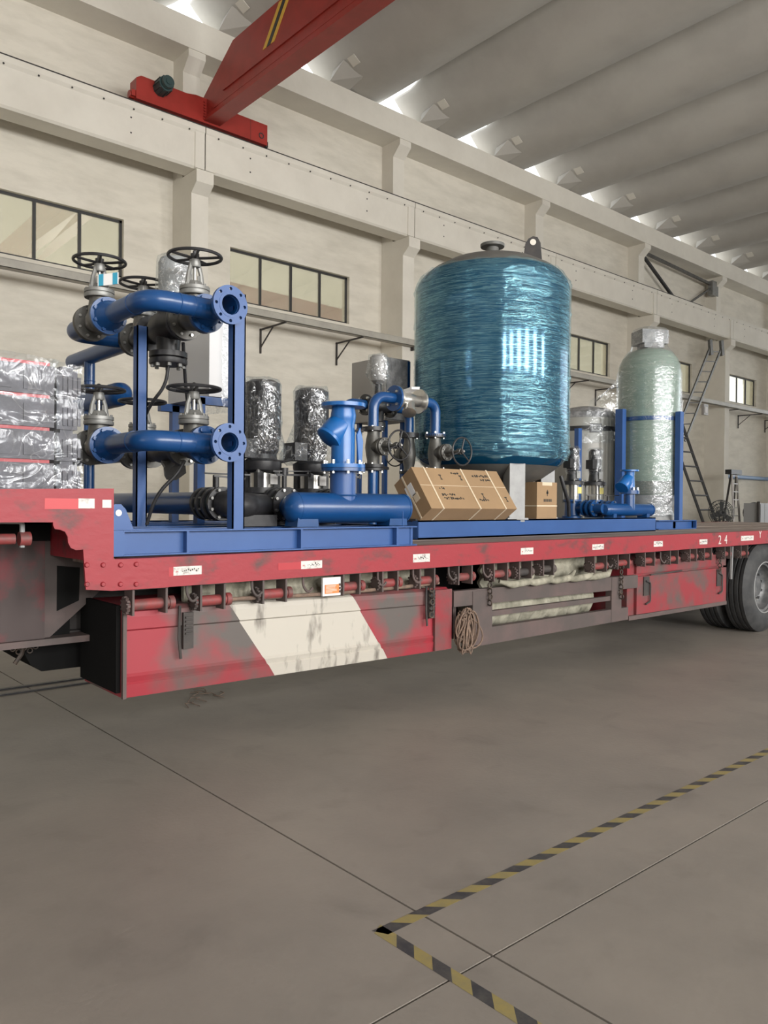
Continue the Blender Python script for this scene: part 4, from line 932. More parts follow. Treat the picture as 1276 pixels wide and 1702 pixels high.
MB().cyl((2.445, 4.41, 1.47), (2.445, 4.41, 1.58), 0.02).build('neck', 'black', bv); MB().bar((2.375, 4.43, 1.59), (2.645, 4.33, 1.585), 0.022, 0.010).bar((2.425, 4.40, 1.575), (2.625, 4.36, 1.56), 0.012).build('lever', 'black', bv, False)
mn = thing('pump_manifold', (2.65, 4.3, 1.4), 'black horizontal suction casting between the right post and the first pump', 'pump casing')
MB().tube(bend([(2.445, 4.32, 1.40), (2.46, 4.27, 1.395), (2.6, 4.28, 1.39), (2.95, 4.60, 1.385)], 0.08), 0.08, 24).build('casing', 'black', mn)
MB().box(2.55, 2.8, 4.25, 4.40, 1.258, 1.33).build('foot', 'black', mn, False)
# --- pumps
def big_pump(x, y, zt, label, side):
    t = thing('vertical_pump', (x, y, SK1), label, 'pump', 'large wrapped pumps')
    MB().lathe([(0.17, 0), (0.17, 0.03), (0.13, 0.05), (0.12, 0.20), (0.14, 0.22), (0.14, 0.26)], (x, y, SK1), Z, 28).build('base_casting', 'black', t)
    MB().cyl((x, y, 1.51), (x, y, 1.64), 0.088, seg=28).build('sleeve', 'stain', t)
    for k in range(4):
        a_ = PI/4 + PI/2*k; MB().bar((x+0.098*math.cos(a_), y+0.098*math.sin(a_), 1.50), (x+0.098*math.cos(a_), y+0.098*math.sin(a_), 1.65), 0.05).build('stay', 'black', t, False)
    MB().lathe([(0.10, -0.05), (0.13, -0.03), (0.138, 0), (0.138, 0.03), (0.105, 0.05), (0.10, 0.10)], (x, y, 1.67), Z, 30).build('motor_flange', 'black', t)
    MB().bolts((x, y, 1.64), -Z, 0.12, 4, 0.012, 0.02).build('flange_bolts', 'cast_l', t, kind='stuff')
    m_ = MB().lathe([(0.10, 1.75), (0.118, 1.78), (0.118, zt-0.10), (0.124, zt-0.09), (0.124, zt-0.03), (0.09, zt-0.01), (0, zt-0.01)], (x, y, 0), Z, 30)
    for k in range(24):
        a_ = 2*PI*k/24; d = Vector((math.cos(a_), math.sin(a_), 0)); m_.obox(Vector((x, y, (1.86+zt-0.10)/2)) + d*0.122, d*0.008, Vector((-d.y, d.x, 0))*0.003, Z*((zt-1.96)/2))
    m_.build('motor', 'fdark', t)
    MB().box(x-0.21, x-0.10, y-0.09, y+0.06, 1.72, 1.85).build('terminal_box', 'fdark', t, False)
    MB().obox((x+0.035, y-0.099, 1.575), Vector((0.03, -0.0, 0)), Vector((0, 0.003, 0)), Vector((0, 0, 0.035))).build('name_plate', 'paper', t, False)
    f_ = MB().lathe([(0.115, 1.695), (0.15, 1.72), (0.165, 1.77), (0.152, 1.85), (0.140, 1.92), (0.137, 2.0), (0.136, 2.08), (0.136, zt-0.09), (0.134, zt-0.03), (0.115, zt+0.004), (0, zt+0.012)], (x, y, 0), Z, 64)
    for i, p in enumerate(f_.v):
        k = max(0, 1.97 - p.z)*side; f_.v[i] = Vector((p.x - k*0.35*max(0, (x + 0.02 - p.x)/0.15), p.y, p.z))
    f_.jitter(0.022, 11, x*3).jitter(0.008, 34, x); f_.build('plastic_wrap', 'film', t)
big_pump(3.0, 4.75, 2.285, 'left large vertical pump, motor wrapped in crinkled plastic, beside the right post', 0.6)
big_pump(3.45, 4.78, 2.275, 'right large vertical pump in crinkled plastic, just left of the bright blue strainer', 1.1)
o = MB().tube([(3.05, 4.70, 1.71), (3.1, 4.64, 1.70), (3.2, 4.68, 1.72), (3.27, 4.75, 1.77)], 0.010, 8).build('power_cable', 'black', None, origin=(3.1, 4.6, 1.8)); tag(o, 'short black cable between the two large wrapped pumps', 'cable')
# --- delivery header with dome end and strainer
hd = thing('delivery_header', (3.26, 4.15, 1.41), 'fat blue horizontal header pipe with domed end and upright branch', 'pipe')
ZH = 1.378
MB().lathe([(0.0, -0.075), (0.04, -0.068), (0.08, -0.045), (0.098, -0.01), (0.101, 0.0), (0.101, 0.93), (0.104, 0.93), (0.104, 0.945), (0.0, 0.945)], (2.865, 4.15, ZH), X, 40, caps=False).build('header', 'blue', hd)
MB().torus((2.868, 4.15, ZH), X, 0.101, 0.003, 40, 6).torus((3.258, 4.15, ZH+0.085), Z, 0.092, 0.006, 30, 6).build('weld_seam', 'blue', hd)
MB().cyl((3.258, 4.15, ZH), (3.258, 4.15, 1.64), 0.088, seg=32).build('riser', 'blue_b', hd)
MB().ring((3.258, 4.15, 1.624), Z, 0.07, 0.152, 0.022, 36).build('flange', 'blue', hd)
for x in (2.84, 3.62): MB().prism([(x, SK1), (x+0.17, SK1), (x+0.16, 1.34), (x+0.01, 1.34)], (0, 0.14, 0), (0, 4.08, 0)).build('saddle', 'blue', hd, False)
MB().cyl((3.0, 4.15, ZH), (3.0, 4.42, ZH), 0.072, seg=26).build('branch', 'blue', hd); MB().cyl((3.45, 4.15, ZH), (3.45, 4.45, ZH), 0.072, seg=26).build('branch', 'blue', hd)
for x, lab in ((3.0, 'butterfly valve with flat lever between the left large pump and the domed header'), (3.45, 'butterfly valve hidden behind the upright branch of the fat header')):
    v_ = thing('butterfly_valve', (x, 4.5, ZH+0.02), lab, 'valve')
    for y in (4.42, 4.50, 4.56): MB().ring((x, y, ZH+0.02), Y, 0.06, 0.118, 0.02, 34).build('flange', 'black', v_)
    MB().cyl((x, 4.43, ZH+0.02), (x, 4.63, ZH+0.02), 0.088, seg=26).build('body', 'motor_g', v_)
    MB().bolts((x, 4.44, ZH+0.02), Y, 0.103, 8, 0.009, 0.075).bolts((x, 4.42, ZH+0.02), -Y, 0.103, 8, 0.011, 0.016).build('tie_bolts', 'steel', v_, kind='stuff')
    MB().cyl((x+0.02, 4.5, 1.50), (x+0.02, 4.5, 1.62), 0.018).build('neck', 'black', v_)
    lv = MB().bar((x-0.06, 4.52, 1.625), (x+0.20, 4.44, 1.63), 0.03, 0.008).bar((x-0.04, 4.50, 1.60), (x+0.21, 4.45, 1.605), 0.014).cyl((x+0.02, 4.5, 1.60), (x+0.02, 4.5, 1.65), 0.028).bar((x+0.2, 4.45, 1.59), (x+0.2, 4.45, 1.64), 0.012).build('lever', 'black', v_)
ys = thing('strainer', (3.258, 4.15, 1.675), 'bright blue flanged Y-strainer standing upright on the fat header', 'strainer')
b2_ = 'blue2'
bd = MB().lathe([(0.084, 0.0), (0.080, 0.03), (0.080, 0.22), (0.075, 0.27), (0.083, 0.31), (0.086, 0.34), (0.078, 0.385), (0.078, 0.41)], (3.258, 4.15, 1.662), Z, 34)
bd.lathe([(0.072, 0.0), (0.084, 0.05), (0.090, 0.10), (0.089, 0.16), (0.082, 0.18)], (3.285, 4.155, 1.985), (-0.66, 0.10, -0.72), 32); bd.build('body', b2_, ys)
MB().lathe([(0.086, 0), (0.092, 0.004), (0.092, 0.022), (0.075, 0.03), (0.0, 0.032)], Vector((3.285, 4.155, 1.985)) + Vector((-0.66, 0.10, -0.72)).normalized()*0.178, (-0.66, 0.10, -0.72), 32, caps=False).build('basket_cover', b2_, ys)
MB().prism([(0.045, 1.69), (0.075, 1.69), (0.082, 1.83), (0.055, 1.92), (0.03, 1.87)], (0, 0.014, 0), (3.285, 4.07, 0)).build('rib', b2_, ys, False)
MB().ring((3.258, 4.15, 2.057), Z, 0.07, 0.150, 0.024, 40).build('top_flange', b2_, ys); MB().ring((3.258, 4.15, 1.648), Z, 0.07, 0.150, 0.024, 40).build('lower_flange', b2_, ys)
MB().bolts((3.258, 4.15, 1.672), Z, 0.128, 8, 0.011, 0.026).bolts((3.258, 4.15, 1.624), -Z, 0.128, 8, 0.011, 0.016).build('flange_bolts', 'steel', ys, kind='stuff')
MB().lathe([(0.016, 0), (0.016, 0.03), (0.010, 0.03), (0.010, 0.05)], (3.33, 4.10, 1.90), (0.75, -0.6, 0), 8).build('plug', 'dark', ys)

# --- cabinets
c1 = thing('control_cabinet', (2.98, 5.6, 2.20), 'pale control cabinet part wrapped in plastic behind the right post', 'cabinet')
MB().box(2.86, 3.075, 5.27, 5.95, 2.205, 2.90).build('body', 'cab_w', c1, False)
f_ = MB().box(2.98, 3.09, 5.22, 5.97, 2.14, 2.93); bmf = MB()
for i in range(9):
    for j in range(16): bmf.v.append(Vector((2.95 + 0.17*i/8, 5.24 - 0.02*(i/8), 2.12 + 0.80*j/15)))
for i in range(8):
    for j in range(15): bmf.f.append([i*16+j, (i+1)*16+j, (i+1)*16+j+1, i*16+j+1])
n0 = len(bmf.v)
for i in range(9):
    for j in range(16): bmf.v.append(Vector((3.12, 5.22 + 0.7*i/8, 2.12 + 0.80*j/15)))
for i in range(8):
    for j in range(15): bmf.f.append([n0+i*16+j, n0+(i+1)*16+j, n0+(i+1)*16+j+1, n0+i*16+j+1])
bmf.jitter(0.018, 9, 5).build('plastic_wrap', 'film', c1)
c2 = thing('control_cabinet', (5.24, 6.05, SK1), 'grey control cabinet with dark door left of the big blue tank', 'cabinet')
MB().box(5.07, 5.40, 5.80, 6.32, 2.24, 2.865).build('body', 'cab', c2, False)
MB().box(5.08, 5.39, 5.785, 5.80, 2.25, 2.855).build('door', 'head', c2, False)
MB().box(5.36, 5.395, 5.782, 5.787, 2.26, 2.85).build('door_edge', 'blue', c2, False)
for (x, y) in ((5.12, 5.85), (5.36, 5.85), (5.12, 6.25), (5.36, 6.25)): MB().box(x-0.02, x+0.02, y-0.02, y+0.02, 1.12, 2.24).build('leg', 'blue_b', c2, False)

# ================================================================== CARGO: SECOND SKID WITH THE TANK
s2 = thing('skid_frame', (6.1, 4.9, 1.12), 'long plain blue channel skid frame under the big blue tank', 'skid')
def chan2(x0, x1, y, zb0, zb1, h, name, par):
    for_ = MB()
    for (ya, yb, za, zb) in ((y, y+0.01, 0, h), (y, y+0.07, h-0.012, h), (y, y+0.07, 0, 0.012)):
        for_.hexa([(x0, ya, zb0+za), (x1, ya, zb1+za), (x1, yb, zb1+za), (x0, yb, zb0+za), (x0, ya, zb0+zb), (x1, ya, zb1+zb), (x1, yb, zb1+zb), (x0, yb, zb0+zb)])
    return for_.build(name, 'blue_b', par, False)
chan2(S2A[0], S2B[0], 4.50, S2A[2], S2B[2], S2T[2]-S2A[2], 'front_beam', s2)
chan2(S2A[0], S2B[0], 6.10, S2A[2], S2B[2], S2T[2]-S2A[2], 'rear_beam', s2)
SZ = S2T[2]
for x in (4.30, 5.1, 6.0, 6.8, 7.7): MB().box(x, x+0.08, 4.51, 6.1, 1.135, SZ-0.012).build('cross_beam', 'blue_b', s2, False)
tk = thing('pressure_tank', (5.845, 5.1, SZ), 'big upright blue cylindrical tank wrapped in shiny stretch film', 'tank')
TC = (5.845, 5.1, 0); TR = 0.748
MB().lathe([(0.0, 1.56), (0.25, 1.59), (0.5, 1.68), (0.68, 1.80), (TR, 1.90), (TR, 3.495), (TR-0.02, 3.555), (TR-0.07, 3.625)], TC, Z, 96, caps=False).build('shell', 'tank', tk)
MB().lathe([(TR-0.07, 3.625), (0.60, 3.685), (0.45, 3.765), (0.25, 3.825), (0.0, 3.845)], TC, Z, 72, caps=False).build('top_dome', 'tank_top', tk)
MB().lathe([(0.0, 1.55), (0.25, 1.58), (0.5, 1.67), (0.66, 1.78)], TC, Z, 64, caps=False).build('bottom_dome', 'tank_top', tk)
b = MB(); nth, nzz = 220, 120
for j in range(nzz+1):
    z = 1.84 + (3.635-1.84)*j/nzz
    r = TR + 0.012 if z < 3.495 else TR + 0.012 - ((z-3.495)/0.14)**1.6*0.075
    if z < 1.92: r = TR + 0.012 - (1.92 - z)*0.25
    for k in range(nth):
        a_ = 2*PI*k/nth; cx, sx = math.cos(a_), math.sin(a_)
        d = 0.004*noise.noise(Vector((cx*3, sx*3, z*30))) + 0.0022*noise.noise(Vector((cx*6, sx*6, z*75+3)))
        band = sum(math.exp(-((z - zb - 0.05*math.sin(a_ + zb))/0.018)**2) for zb in (1.95, 2.58, 3.18, 3.50))
        d += 0.014*band*abs(noise.noise(Vector((cx*12, sx*12, z*20+9))))*1.6
        if z < 1.95 or z > 3.525: d += 0.018*noise.noise(Vector((cx*12, sx*12, z*16+1)))
        b.v.append(Vector((TC[0] + cx*(r+d), TC[1] + sx*(r+d), z + 0.03*noise.noise(Vector((cx*5, sx*5, 7)))*(1 if j in (0, nzz) else 0))))
for j in range(nzz):
    for k in range(nth): b.f.append([j*nth+k, j*nth+(k+1) % nth, (j+1)*nth+(k+1) % nth, (j+1)*nth+k])
b.build('stretch_film', 'film_t', tk, ang=80)
MB().lathe([(0.075, 3.815), (0.062, 3.845), (0.06, 3.935), (0.115, 3.940), (0.118, 3.947), (0.118, 3.967), (0.06, 3.970)], TC, Z, 30).build('top_nozzle', 'tank_top', tk)
lg_ = MB().prism([(-0.09, 0), (0.09, 0), (0.075, 0.16), (0.045, 0.215), (-0.0, 0.225), (-0.045, 0.2), (-0.07, 0.16)], Vector((0.66, 0.75, 0)).normalized()*0.03, (6.146, 4.84, 3.83), Vector((0.75, -0.66, 0)).normalized(), Z).build('lifting_lug', 'dark', tk, False)
MB().cyl(Vector((6.146, 4.84, 3.995))-Vector((0.66, 0.75, 0)).normalized()*0.006, Vector((6.146, 4.84, 3.995))+Vector((0.66, 0.75, 0)).normalized()*0.036, 0.03).build('lug_hole', 'conc', lg_)
for k in range(4):
    a_ = math.radians(LEGA) + k*PI/2; d = Vector((math.cos(a_), math.sin(a_), 0)); e = Vector((-d.y, d.x, 0)); c_ = Vector(TC) + d*0.58 + Z*1.56
    MB().obox(c_ + d*0.07, d*0.006, e*0.075, Z*0.30).obox(c_ + e*0.07, d*0.07, e*0.006, Z*0.30).obox(c_ - e*0.07, d*0.07, e*0.006, Z*0.30).build('leg', 'leg', tk, False)
    MB().obox((c_.x, c_.y, SZ+0.008), d*0.10, e*0.10, Z*0.008).build('foot_plate', 'leg', tk, False)

# --- twin valve station in front of the cabinet
def valve_stand(x, y, wheel_y, zc, ztop, zbot, label, plab):
    p = thing('riser_pipe', (x, y, 1.27), plab, 'pipe')
    MB().tube([(x, y, 1.24), (x, y, zbot)], 0.042, 20).build('lower_pipe', 'blue', p)
    MB().ring((x, y, zbot-0.02), Z, 0.03, 0.092, 0.02, 30).build('flange', 'black', p)
    t = gate_valve((x, y, zc), Z, (0, -1, 0), 0.092, ztop-zbot, 0.13, y - wheel_y, 0.118, label, m='cast', mb='cast', n=4, spokes=3, rb=0.058, hub='steel', fm='black')
    return p
ps1 = valve_stand(4.16, 4.90, 4.575, VA[2], VAT[2], VAB[2], 'dark valve with black handwheel facing the viewer, left of the pair by the carton', 'blue riser pipe with elbow joined to the bright stainless strainer')
MB().ring((4.16, 4.90, VAT[2]), Z, 0.03, 0.092, 0.02, 30).build('flange', 'black', ps1)
MB().tube(bend([(4.16, 4.90, VAT[2]), (4.16, 4.90, ZT), (4.40, 4.90, ZT)], 0.12, 10), 0.044, 22).build('elbow_pipe', 'blue', ps1)
MB().ring((4.38, 4.90, ZT), X, 0.03, 0.108, 0.02, 30).build('flange', 'blue', ps1)
MB().bolts((4.38, 4.90, ZT), -X, 0.075, 4, 0.011, 0.018).bolts((4.16, 4.9, VAT[2]+0.02), Z, 0.075, 4, 0.011, 0.018).bolts((4.16, 4.9, VAB[2]-0.02), -Z, 0.075, 4, 0.010, 0.018).build('flange_bolts', 'steel', ps1, kind='stuff')
ps2 = valve_stand(4.88, 4.90, 4.575, VB[2], VBT[2], VBT[2]-0.30, 'dark valve with black handwheel in front of the big blue tank', 'blue riser pipe with elbow in front of the big tank')
MB().ring((4.88, 4.90, VBT[2]), Z, 0.03, 0.092, 0.02, 30).build('flange', 'blue', ps2)
MB().tube(bend([(4.70, 4.90, ZT), (4.88, 4.90, ZT), (4.88, 4.90, VBT[2])], 0.12, 10), 0.044, 22).build('elbow_pipe', 'blue', ps2)
MB().bolts((4.88, 4.9, VBT[2]+0.02), Z, 0.075, 4, 0.011, 0.018).build('flange_bolts', 'steel', ps2, kind='stuff')
ss = thing('strainer', (4.55, 4.90, ZT), 'bright stainless strainer between the two riser pipes', 'strainer')
MB().lathe([(0.05, -0.14), (0.05, -0.10), (0.062, -0.05), (0.062, 0.02), (0.048, 0.09), (0.05, 0.14)], (4.545, 4.90, ZT), X, 24).lathe([(0.045, 0), (0.05, 0.13)], (4.56, 4.90, ZT), (-0.4, -0.45, -0.8), 18).build('body', 'stain', ss)
for x in (4.40, 4.67): MB().ring((x, 4.90, ZT), X, 0.03, 0.106, 0.02, 30).build('flange', 'stain', ss)
MB().lathe([(0.06, 0), (0.06, 0.02), (0.02, 0.03)], Vector((4.56, 4.90, ZT)) + Vector((-0.4, -0.45, -0.8)).normalized()*0.13, (-0.4, -0.45, -0.8), 18).build('cap', 'stain', ss)
MB().bolts((4.69, 4.90, ZT), X, 0.078, 4, 0.011, 0.016).build('flange_bolts', 'steel', ss, kind='stuff')
b = MB().obox((4.53, 4.84, ZT+0.08), (0.05, 0, 0.005), (0, 0.05, -0.01), (0, 0.0, 0.012)).jitter(0.01, 20, 3); b.build('foil_tag', 'paper', ss, False)
# rear motor valve of the station
mv = thing('control_valve', (4.64, 5.4, ZT), 'small black motor valve with plastic wrapped head in front of the grey cabinet', 'valve')
YR = 5.40
MB().lathe([(0.05, -0.16), (0.05, -0.1), (0.075, -0.04), (0.075, 0.04), (0.05, 0.1), (0.05, 0.16)], (4.64, YR, ZT), X, 22).lathe([(0.06, 0), (0.05, -0.14), (0.07, -0.15), (0.07, -0.19)], (4.64, YR, ZT), Z, 20).lathe([(0.05, 0), (0.035, 0.1), (0.03, 0.2)], (4.64, YR, ZT), Z, 18).build('body', 'black', mv)
for x in (4.48, 4.78): MB().ring((x, YR, ZT), X, 0.03, 0.095, 0.022, 28).build('flange', 'black', mv)
MB().bolts((4.48, YR, ZT), -X, 0.078, 4, 0.012, 0.02).bolts((4.78, YR, ZT), -X, 0.078, 4, 0.012, 0.02).build('flange_bolts', 'steel', mv, kind='stuff')
MB().lathe([(0.03, 0), (0.07, 0.03), (0.08, 0.24), (0.06, 0.26), (0, 0.262)], (4.64, YR, ZT+0.20), Z, 20).build('actuator', 'cab', mv)
MB().lathe([(0.02, -0.10), (0.035, -0.05), (0.08, 0.02), (0.105, 0.08), (0.10, 0.19), (0.085, 0.26), (0, 0.28)], (4.64, YR, ZT+0.20), Z, 40).jitter(0.022, 15, 8).build('plastic_wrap', 'film', mv)
rp = thing('riser_pipe', (4.9, YR, 1.27), 'rear blue riser pipe seen behind the left handwheel of the pair', 'pipe')
MB().tube(bend([(4.25, YR, 1.28), (4.25, YR, ZT), (4.48, YR, ZT)], 0.12), 0.044, 20).build('inlet_pipe', 'blue', rp)
MB().tube(bend([(4.80, YR, ZT), (5.03, YR, ZT), (5.03, YR, 2.08)], 0.12, 10), 0.044, 20).build('elbow_pipe', 'blue', rp)
MB().ring((5.03, YR, 2.06), Z, 0.03, 0.095, 0.022, 28).build('flange', 'black', rp)
MB().tube([(5.03, YR, 1.25), (5.03, YR, 1.70)], 0.042, 18).build('lower_pipe', 'blue', rp)
gate_valve((5.03, YR, 1.88), Z, (0.2, 1, 0), 0.092, 0.34, 0.12, 0.26, 0.10, 'dark valve half hidden behind the left handwheel of the pair', m='cast', mb='cast', n=4, spokes=3, rb=0.058, fm='black')
o = MB().tube([(4.09, 4.9, 2.02), (3.88, 4.9, 1.98), (3.80, 4.85, 1.80), (3.70, 4.77, 1.50), (3.66, 4.76, 1.25)], 0.010, 8).build('power_cable', 'black', None, origin=(3.8, 4.85, 1.85)); tag(o, 'thin black cable left of the riser beside the bright blue strainer', 'cable')
o = MB().bar((4.0, 4.9, 1.735), (4.72, 5.35, 1.735), 0.025).build('pipe_clamp', 'black', None, origin=(4.3, 5.1, 1.735)); tag(o, 'thin black clamp bar below the pair of handwheel valves', 'clamp')

# --- cartons
bxn = thing('carton', CD, 'long brown cardboard carton tilted on its edge with cream straps', 'carton')
Dp, Ap, Ep = Vector(CD), Vector(CA), Vector(CE)
vA = (Ap - Dp); vE = (Ap - Dp).cross(X).normalized()
if vE.z > 0: vE = -vE
vE = vE*0.25; LX = CLX
cb = MB().hexa([Dp, Dp+X*LX, Dp+X*LX+vE, Dp+vE, Ap, Ap+X*LX, Ap+X*LX+vE, Ap+vE]); cb.build('box', 'carton', bxn, False)
n1 = -vE.normalized(); n2 = -vA.normalized(); hA = vA.length; uA = vA.normalized()
for f_ in (0.13, 0.55, 0.86):
    x = LX*f_
    MB().obox(Dp + X*x + vA/2 + n1*0.002, X*0.008, vA/2 + uA*0.004, n1*0.002).obox(Dp + X*x + vE/2 + n2*0.002, X*0.008, vE/2, n2*0.002).build('strap', 'strap', bxn, False)
MB().obox(Dp + vE*0.55 + vA/2 - X*0.002, X*0.002, vA/2, vE.normalized()*0.008).build('strap', 'strap', bxn, False)
MB().obox(Dp + vA*0.62 + vE*0.48 - X*0.002, X*0.0015, uA*0.055, vE.normalized()*0.045).build('shipping_label', 'paper', bxn, False)
MB().obox(Dp + vA*0.42 + vE*0.35 - X*0.002, X*0.0015, uA*0.035, vE.normalized()*0.03).build('torn_label', 'strap', bxn, False)
MB().obox(Dp + vA*0.56 + X*LX*0.5 + n1*0.0008, X*LX*0.5, uA*0.0018, n1*0.0008).build('flap_seam', 'strap', bxn, False)
pk = MB()
def glyphs(x, h, n, gw, gh, seed):
    r_ = random.Random(seed)
    for k in range(n):
        for q in range(3):
            pk.obox(Dp + X*(LX*x + k*gw*1.35 + r_.uniform(-.3, .3)*gw) + vA*h + uA*r_.uniform(-.4, .4)*gh + n1*0.0012, X*gw*r_.uniform(0.12, 0.5), uA*gh*r_.uniform(0.08, 0.4), n1*0.0006)
glyphs(0.20, 0.34, 6, 0.020, 0.022, 1); glyphs(0.20, 0.25, 10, 0.018, 0.022, 2); glyphs(0.66, 0.84, 9, 0.020, 0.02, 3); glyphs(0.74, 0.74, 5, 0.020, 0.02, 4); glyphs(0.60, 0.22, 5, 0.018, 0.02, 5); glyphs(0.42, 0.88, 4, 0.018, 0.02, 6); glyphs(0.20, 0.50, 3, 0.018, 0.022, 7)
for x, h in ((0.27, 0.78), (0.66, 0.33), (0.93, 0.25), (0.50, 0.78)):
    q = Dp + X*LX*x + vA*h + n1*0.0012
    pk.obox(q, X*0.004, uA*0.022, n1*0.0006); pk.obox(q + uA*0.018, X*0.014, uA*0.005, n1*0.0006); pk.obox(q - uA*0.024, X*0.012, uA*0.004, n1*0.0006)
pk.build('printing', 'ink', bxn, False, kind='stuff')
o = MB().box(CD[0]-0.02, CD[0]+LX*0.98, 4.53, 4.9, SZ-0.004, SZ+0.012).build('support_board', 'dark', None, False, origin=(4.8, 4.7, SZ)); tag(o, 'flat dark board under the long tilted carton', 'board')
cs = thing('carton', (6.1, 4.7, SZ), 'small upright brown cardboard carton beside the tank leg', 'carton')
MB().box(5.94, 6.25, 4.60, 4.78, SZ, 1.632).build('box', 'carton', cs, False)
MB().box(5.938, 6.252, 4.597, 4.783, 1.40, 1.412).build('strap', 'strap', cs, False); MB().box(6.02, 6.17, 4.598, 4.60, 1.600, 1.632).build('flap_tape', 'strap', cs, False)
b = MB()
for k in range(5): b.box(6.045+0.026*k, 6.062+0.026*k, 4.5985, 4.5995, 1.445, 1.472)
b.box(6.085, 6.115, 4.5985, 4.5995, 1.52, 1.545).box(6.095, 6.105, 4.5985, 4.5995, 1.50, 1.56).build('printing', 'ink', cs, False, kind='stuff')

# --- small pumps
def small_pump(x, y, label):
    zb = SZ; t = thing('vertical_pump', (x, y, zb), label, 'pump', 'small wrapped pumps')
    MB().lathe([(0.11, 0), (0.11, 0.02), (0.085, 0.03), (0.085, 0.17), (0.10, 0.18), (0.10, 0.20)], (x, y, zb), Z, 24).build('base_casting', 'blue', t)
    MB().cyl((x, y, zb+0.20), (x, y, zb+0.36), 0.07, seg=24).build('sleeve', 'stain', t)
    MB().obox((x+0.03, y-0.068, zb+0.30), (0.035, 0, 0), (0, 0.006, 0), (0, 0, 0.035)).build('yellow_label', 'ylab', t, False)
    q = MB()
    for k in range(4):
        a_ = PI/4 + PI/2*k; q.cyl((x+0.10*math.cos(a_), y+0.10*math.sin(a_), zb+0.16), (x+0.10*math.cos(a_), y+0.10*math.sin(a_), zb+0.42), 0.009, seg=8)
    q.build('tie_rods', 'cast_l', t, kind='stuff')
    MB().lathe([(0.125, 0.36), (0.125, 0.395), (0.07, 0.41), (0.06, 0.50), (0.06, 0.52)], (x, y, zb), Z, 24).build('motor_flange', 'black', t)
    MB().lathe([(0.06, 0.50), (0.068, 0.53), (0.068, 0.74), (0.05, 0.76), (0, 0.76)], (x, y, zb), Z, 22).build('motor', 'fdark', t)
    MB().box(x-0.13, x-0.05, y-0.06, y+0.03, zb+0.54, zb+0.64).build('terminal_box', 'fdark', t, False)
    MB().obox((x+0.01, y-0.07, zb+0.47), (0.035, 0, 0), (0, 0.004, 0), (0, 0, 0.04)).build('name_plate', 'leg', t, False)
    MB().lathe([(0.055, 0.46), (0.075, 0.50), (0.085, 0.56), (0.074, 0.60), (0.084, 0.66), (0.076, 0.70), (0.084, 0.75), (0.06, 0.775), (0, 0.78)], (x, y, zb), Z, 44).jitter(0.014, 18, x).build('plastic_wrap', 'film', t)
small_pump(7.14, 5.05, 'left small wrapped pump half behind the edge of the big blue tank')
small_pump(7.50, 5.01, 'right small wrapped pump in front of the pale grey tank')
h2 = thing('delivery_header', (7.5, 4.64, 1.37), 'small blue header pipe near the right end of the second skid', 'pipe')
MB().lathe([(0.0, -0.04), (0.05, -0.03), (0.066, 0.0), (0.066, 0.86), (0.07, 0.86), (0.07, 0.88), (0, 0.88)], (7.18, 4.66, 1.372), X, 30, caps=False).torus((7.20, 4.66, 1.372), X, 0.066, 0.003, 26, 6).build('header', 'blue', h2)
MB().cyl((7.62, 4.65, 1.372), (7.62, 4.65, 1.54), 0.058, seg=26).build('riser', 'blue', h2)
MB().box(7.24, 7.30, 4.6, 4.72, SZ, 1.33).box(7.9, 7.96, 4.6, 4.72, SZ, 1.33).build('saddle', 'blue', h2, False)
MB().cyl((7.14, 4.66, 1.385), (7.14, 5.0, 1.385), 0.05).cyl((7.50, 4.66, 1.385), (7.50, 5.0, 1.385), 0.05).build('branch', 'blue', h2)
for x in (7.14, 7.50):
    vv = thing('butterfly_valve', (x, 4.8, 1.385), 'small dark blue flanged valve at the foot of the %s small pump' % ('left' if x < 7.3 else 'right'), 'valve')
    for y in (4.76, 4.82, 4.88): MB().ring((x, y, 1.385), Y, 0.04, 0.085, 0.018, 26).build('flange', 'blue', vv)
    MB().bolts((x, 4.76, 1.385), -Y, 0.07, 6, 0.009, 0.015).build('flange_bolts', 'steel', vv, kind='stuff')
    MB().cyl((x, 4.84, 1.45), (x, 4.84, 1.52), 0.014).bar((x-0.03, 4.85, 1.525), (x+0.12, 4.78, 1.53), 0.02, 0.008).build('lever', 'black', vv)
y2 = thing('strainer', (7.62, 4.65, 1.54), 'small bright blue Y-strainer in front of the green tank', 'strainer')
MB().lathe([(0.058, 0.0), (0.055, 0.12), (0.05, 0.18), (0.055, 0.25)], (7.62, 4.65, 1.555), Z, 26).lathe([(0.05, 0), (0.065, 0.08), (0.068, 0.18), (0.062, 0.19)], (7.635, 4.655, 1.74), (-0.72, 0.02, -0.62), 26).build('body', 'blue2', y2)
MB().lathe([(0.075, 0), (0.075, 0.018), (0, 0.02)], Vector((7.635, 4.655, 1.74)) + Vector((-0.72, 0.02, -0.62)).normalized()*0.187, (-0.72, 0.02, -0.62), 26).build('basket_cover', 'blue2', y2)
MB().ring((7.62, 4.65, 1.79), Z, 0.04, 0.098, 0.018, 30).build('top_flange', 'blue2', y2); MB().ring((7.62, 4.65, 1.545), Z, 0.04, 0.105, 0.04, 30).build('lower_flange', 'blue', y2)
MB().bolts((7.62, 4.65, 1.585), Z, 0.085, 6, 0.014, 0.03).build('flange_bolts', 'steel', y2, kind='stuff')
o = MB().tube([(6.72, 4.9, 1.72), (6.75, 4.88, 1.60), (6.86, 4.90, 1.45), (6.90, 4.92, 1.30)], 0.02, 10).build('power_cable', 'black', None, origin=(6.8, 4.9, 1.5)); tag(o, 'thick black hose hanging beside the small carton', 'cable')

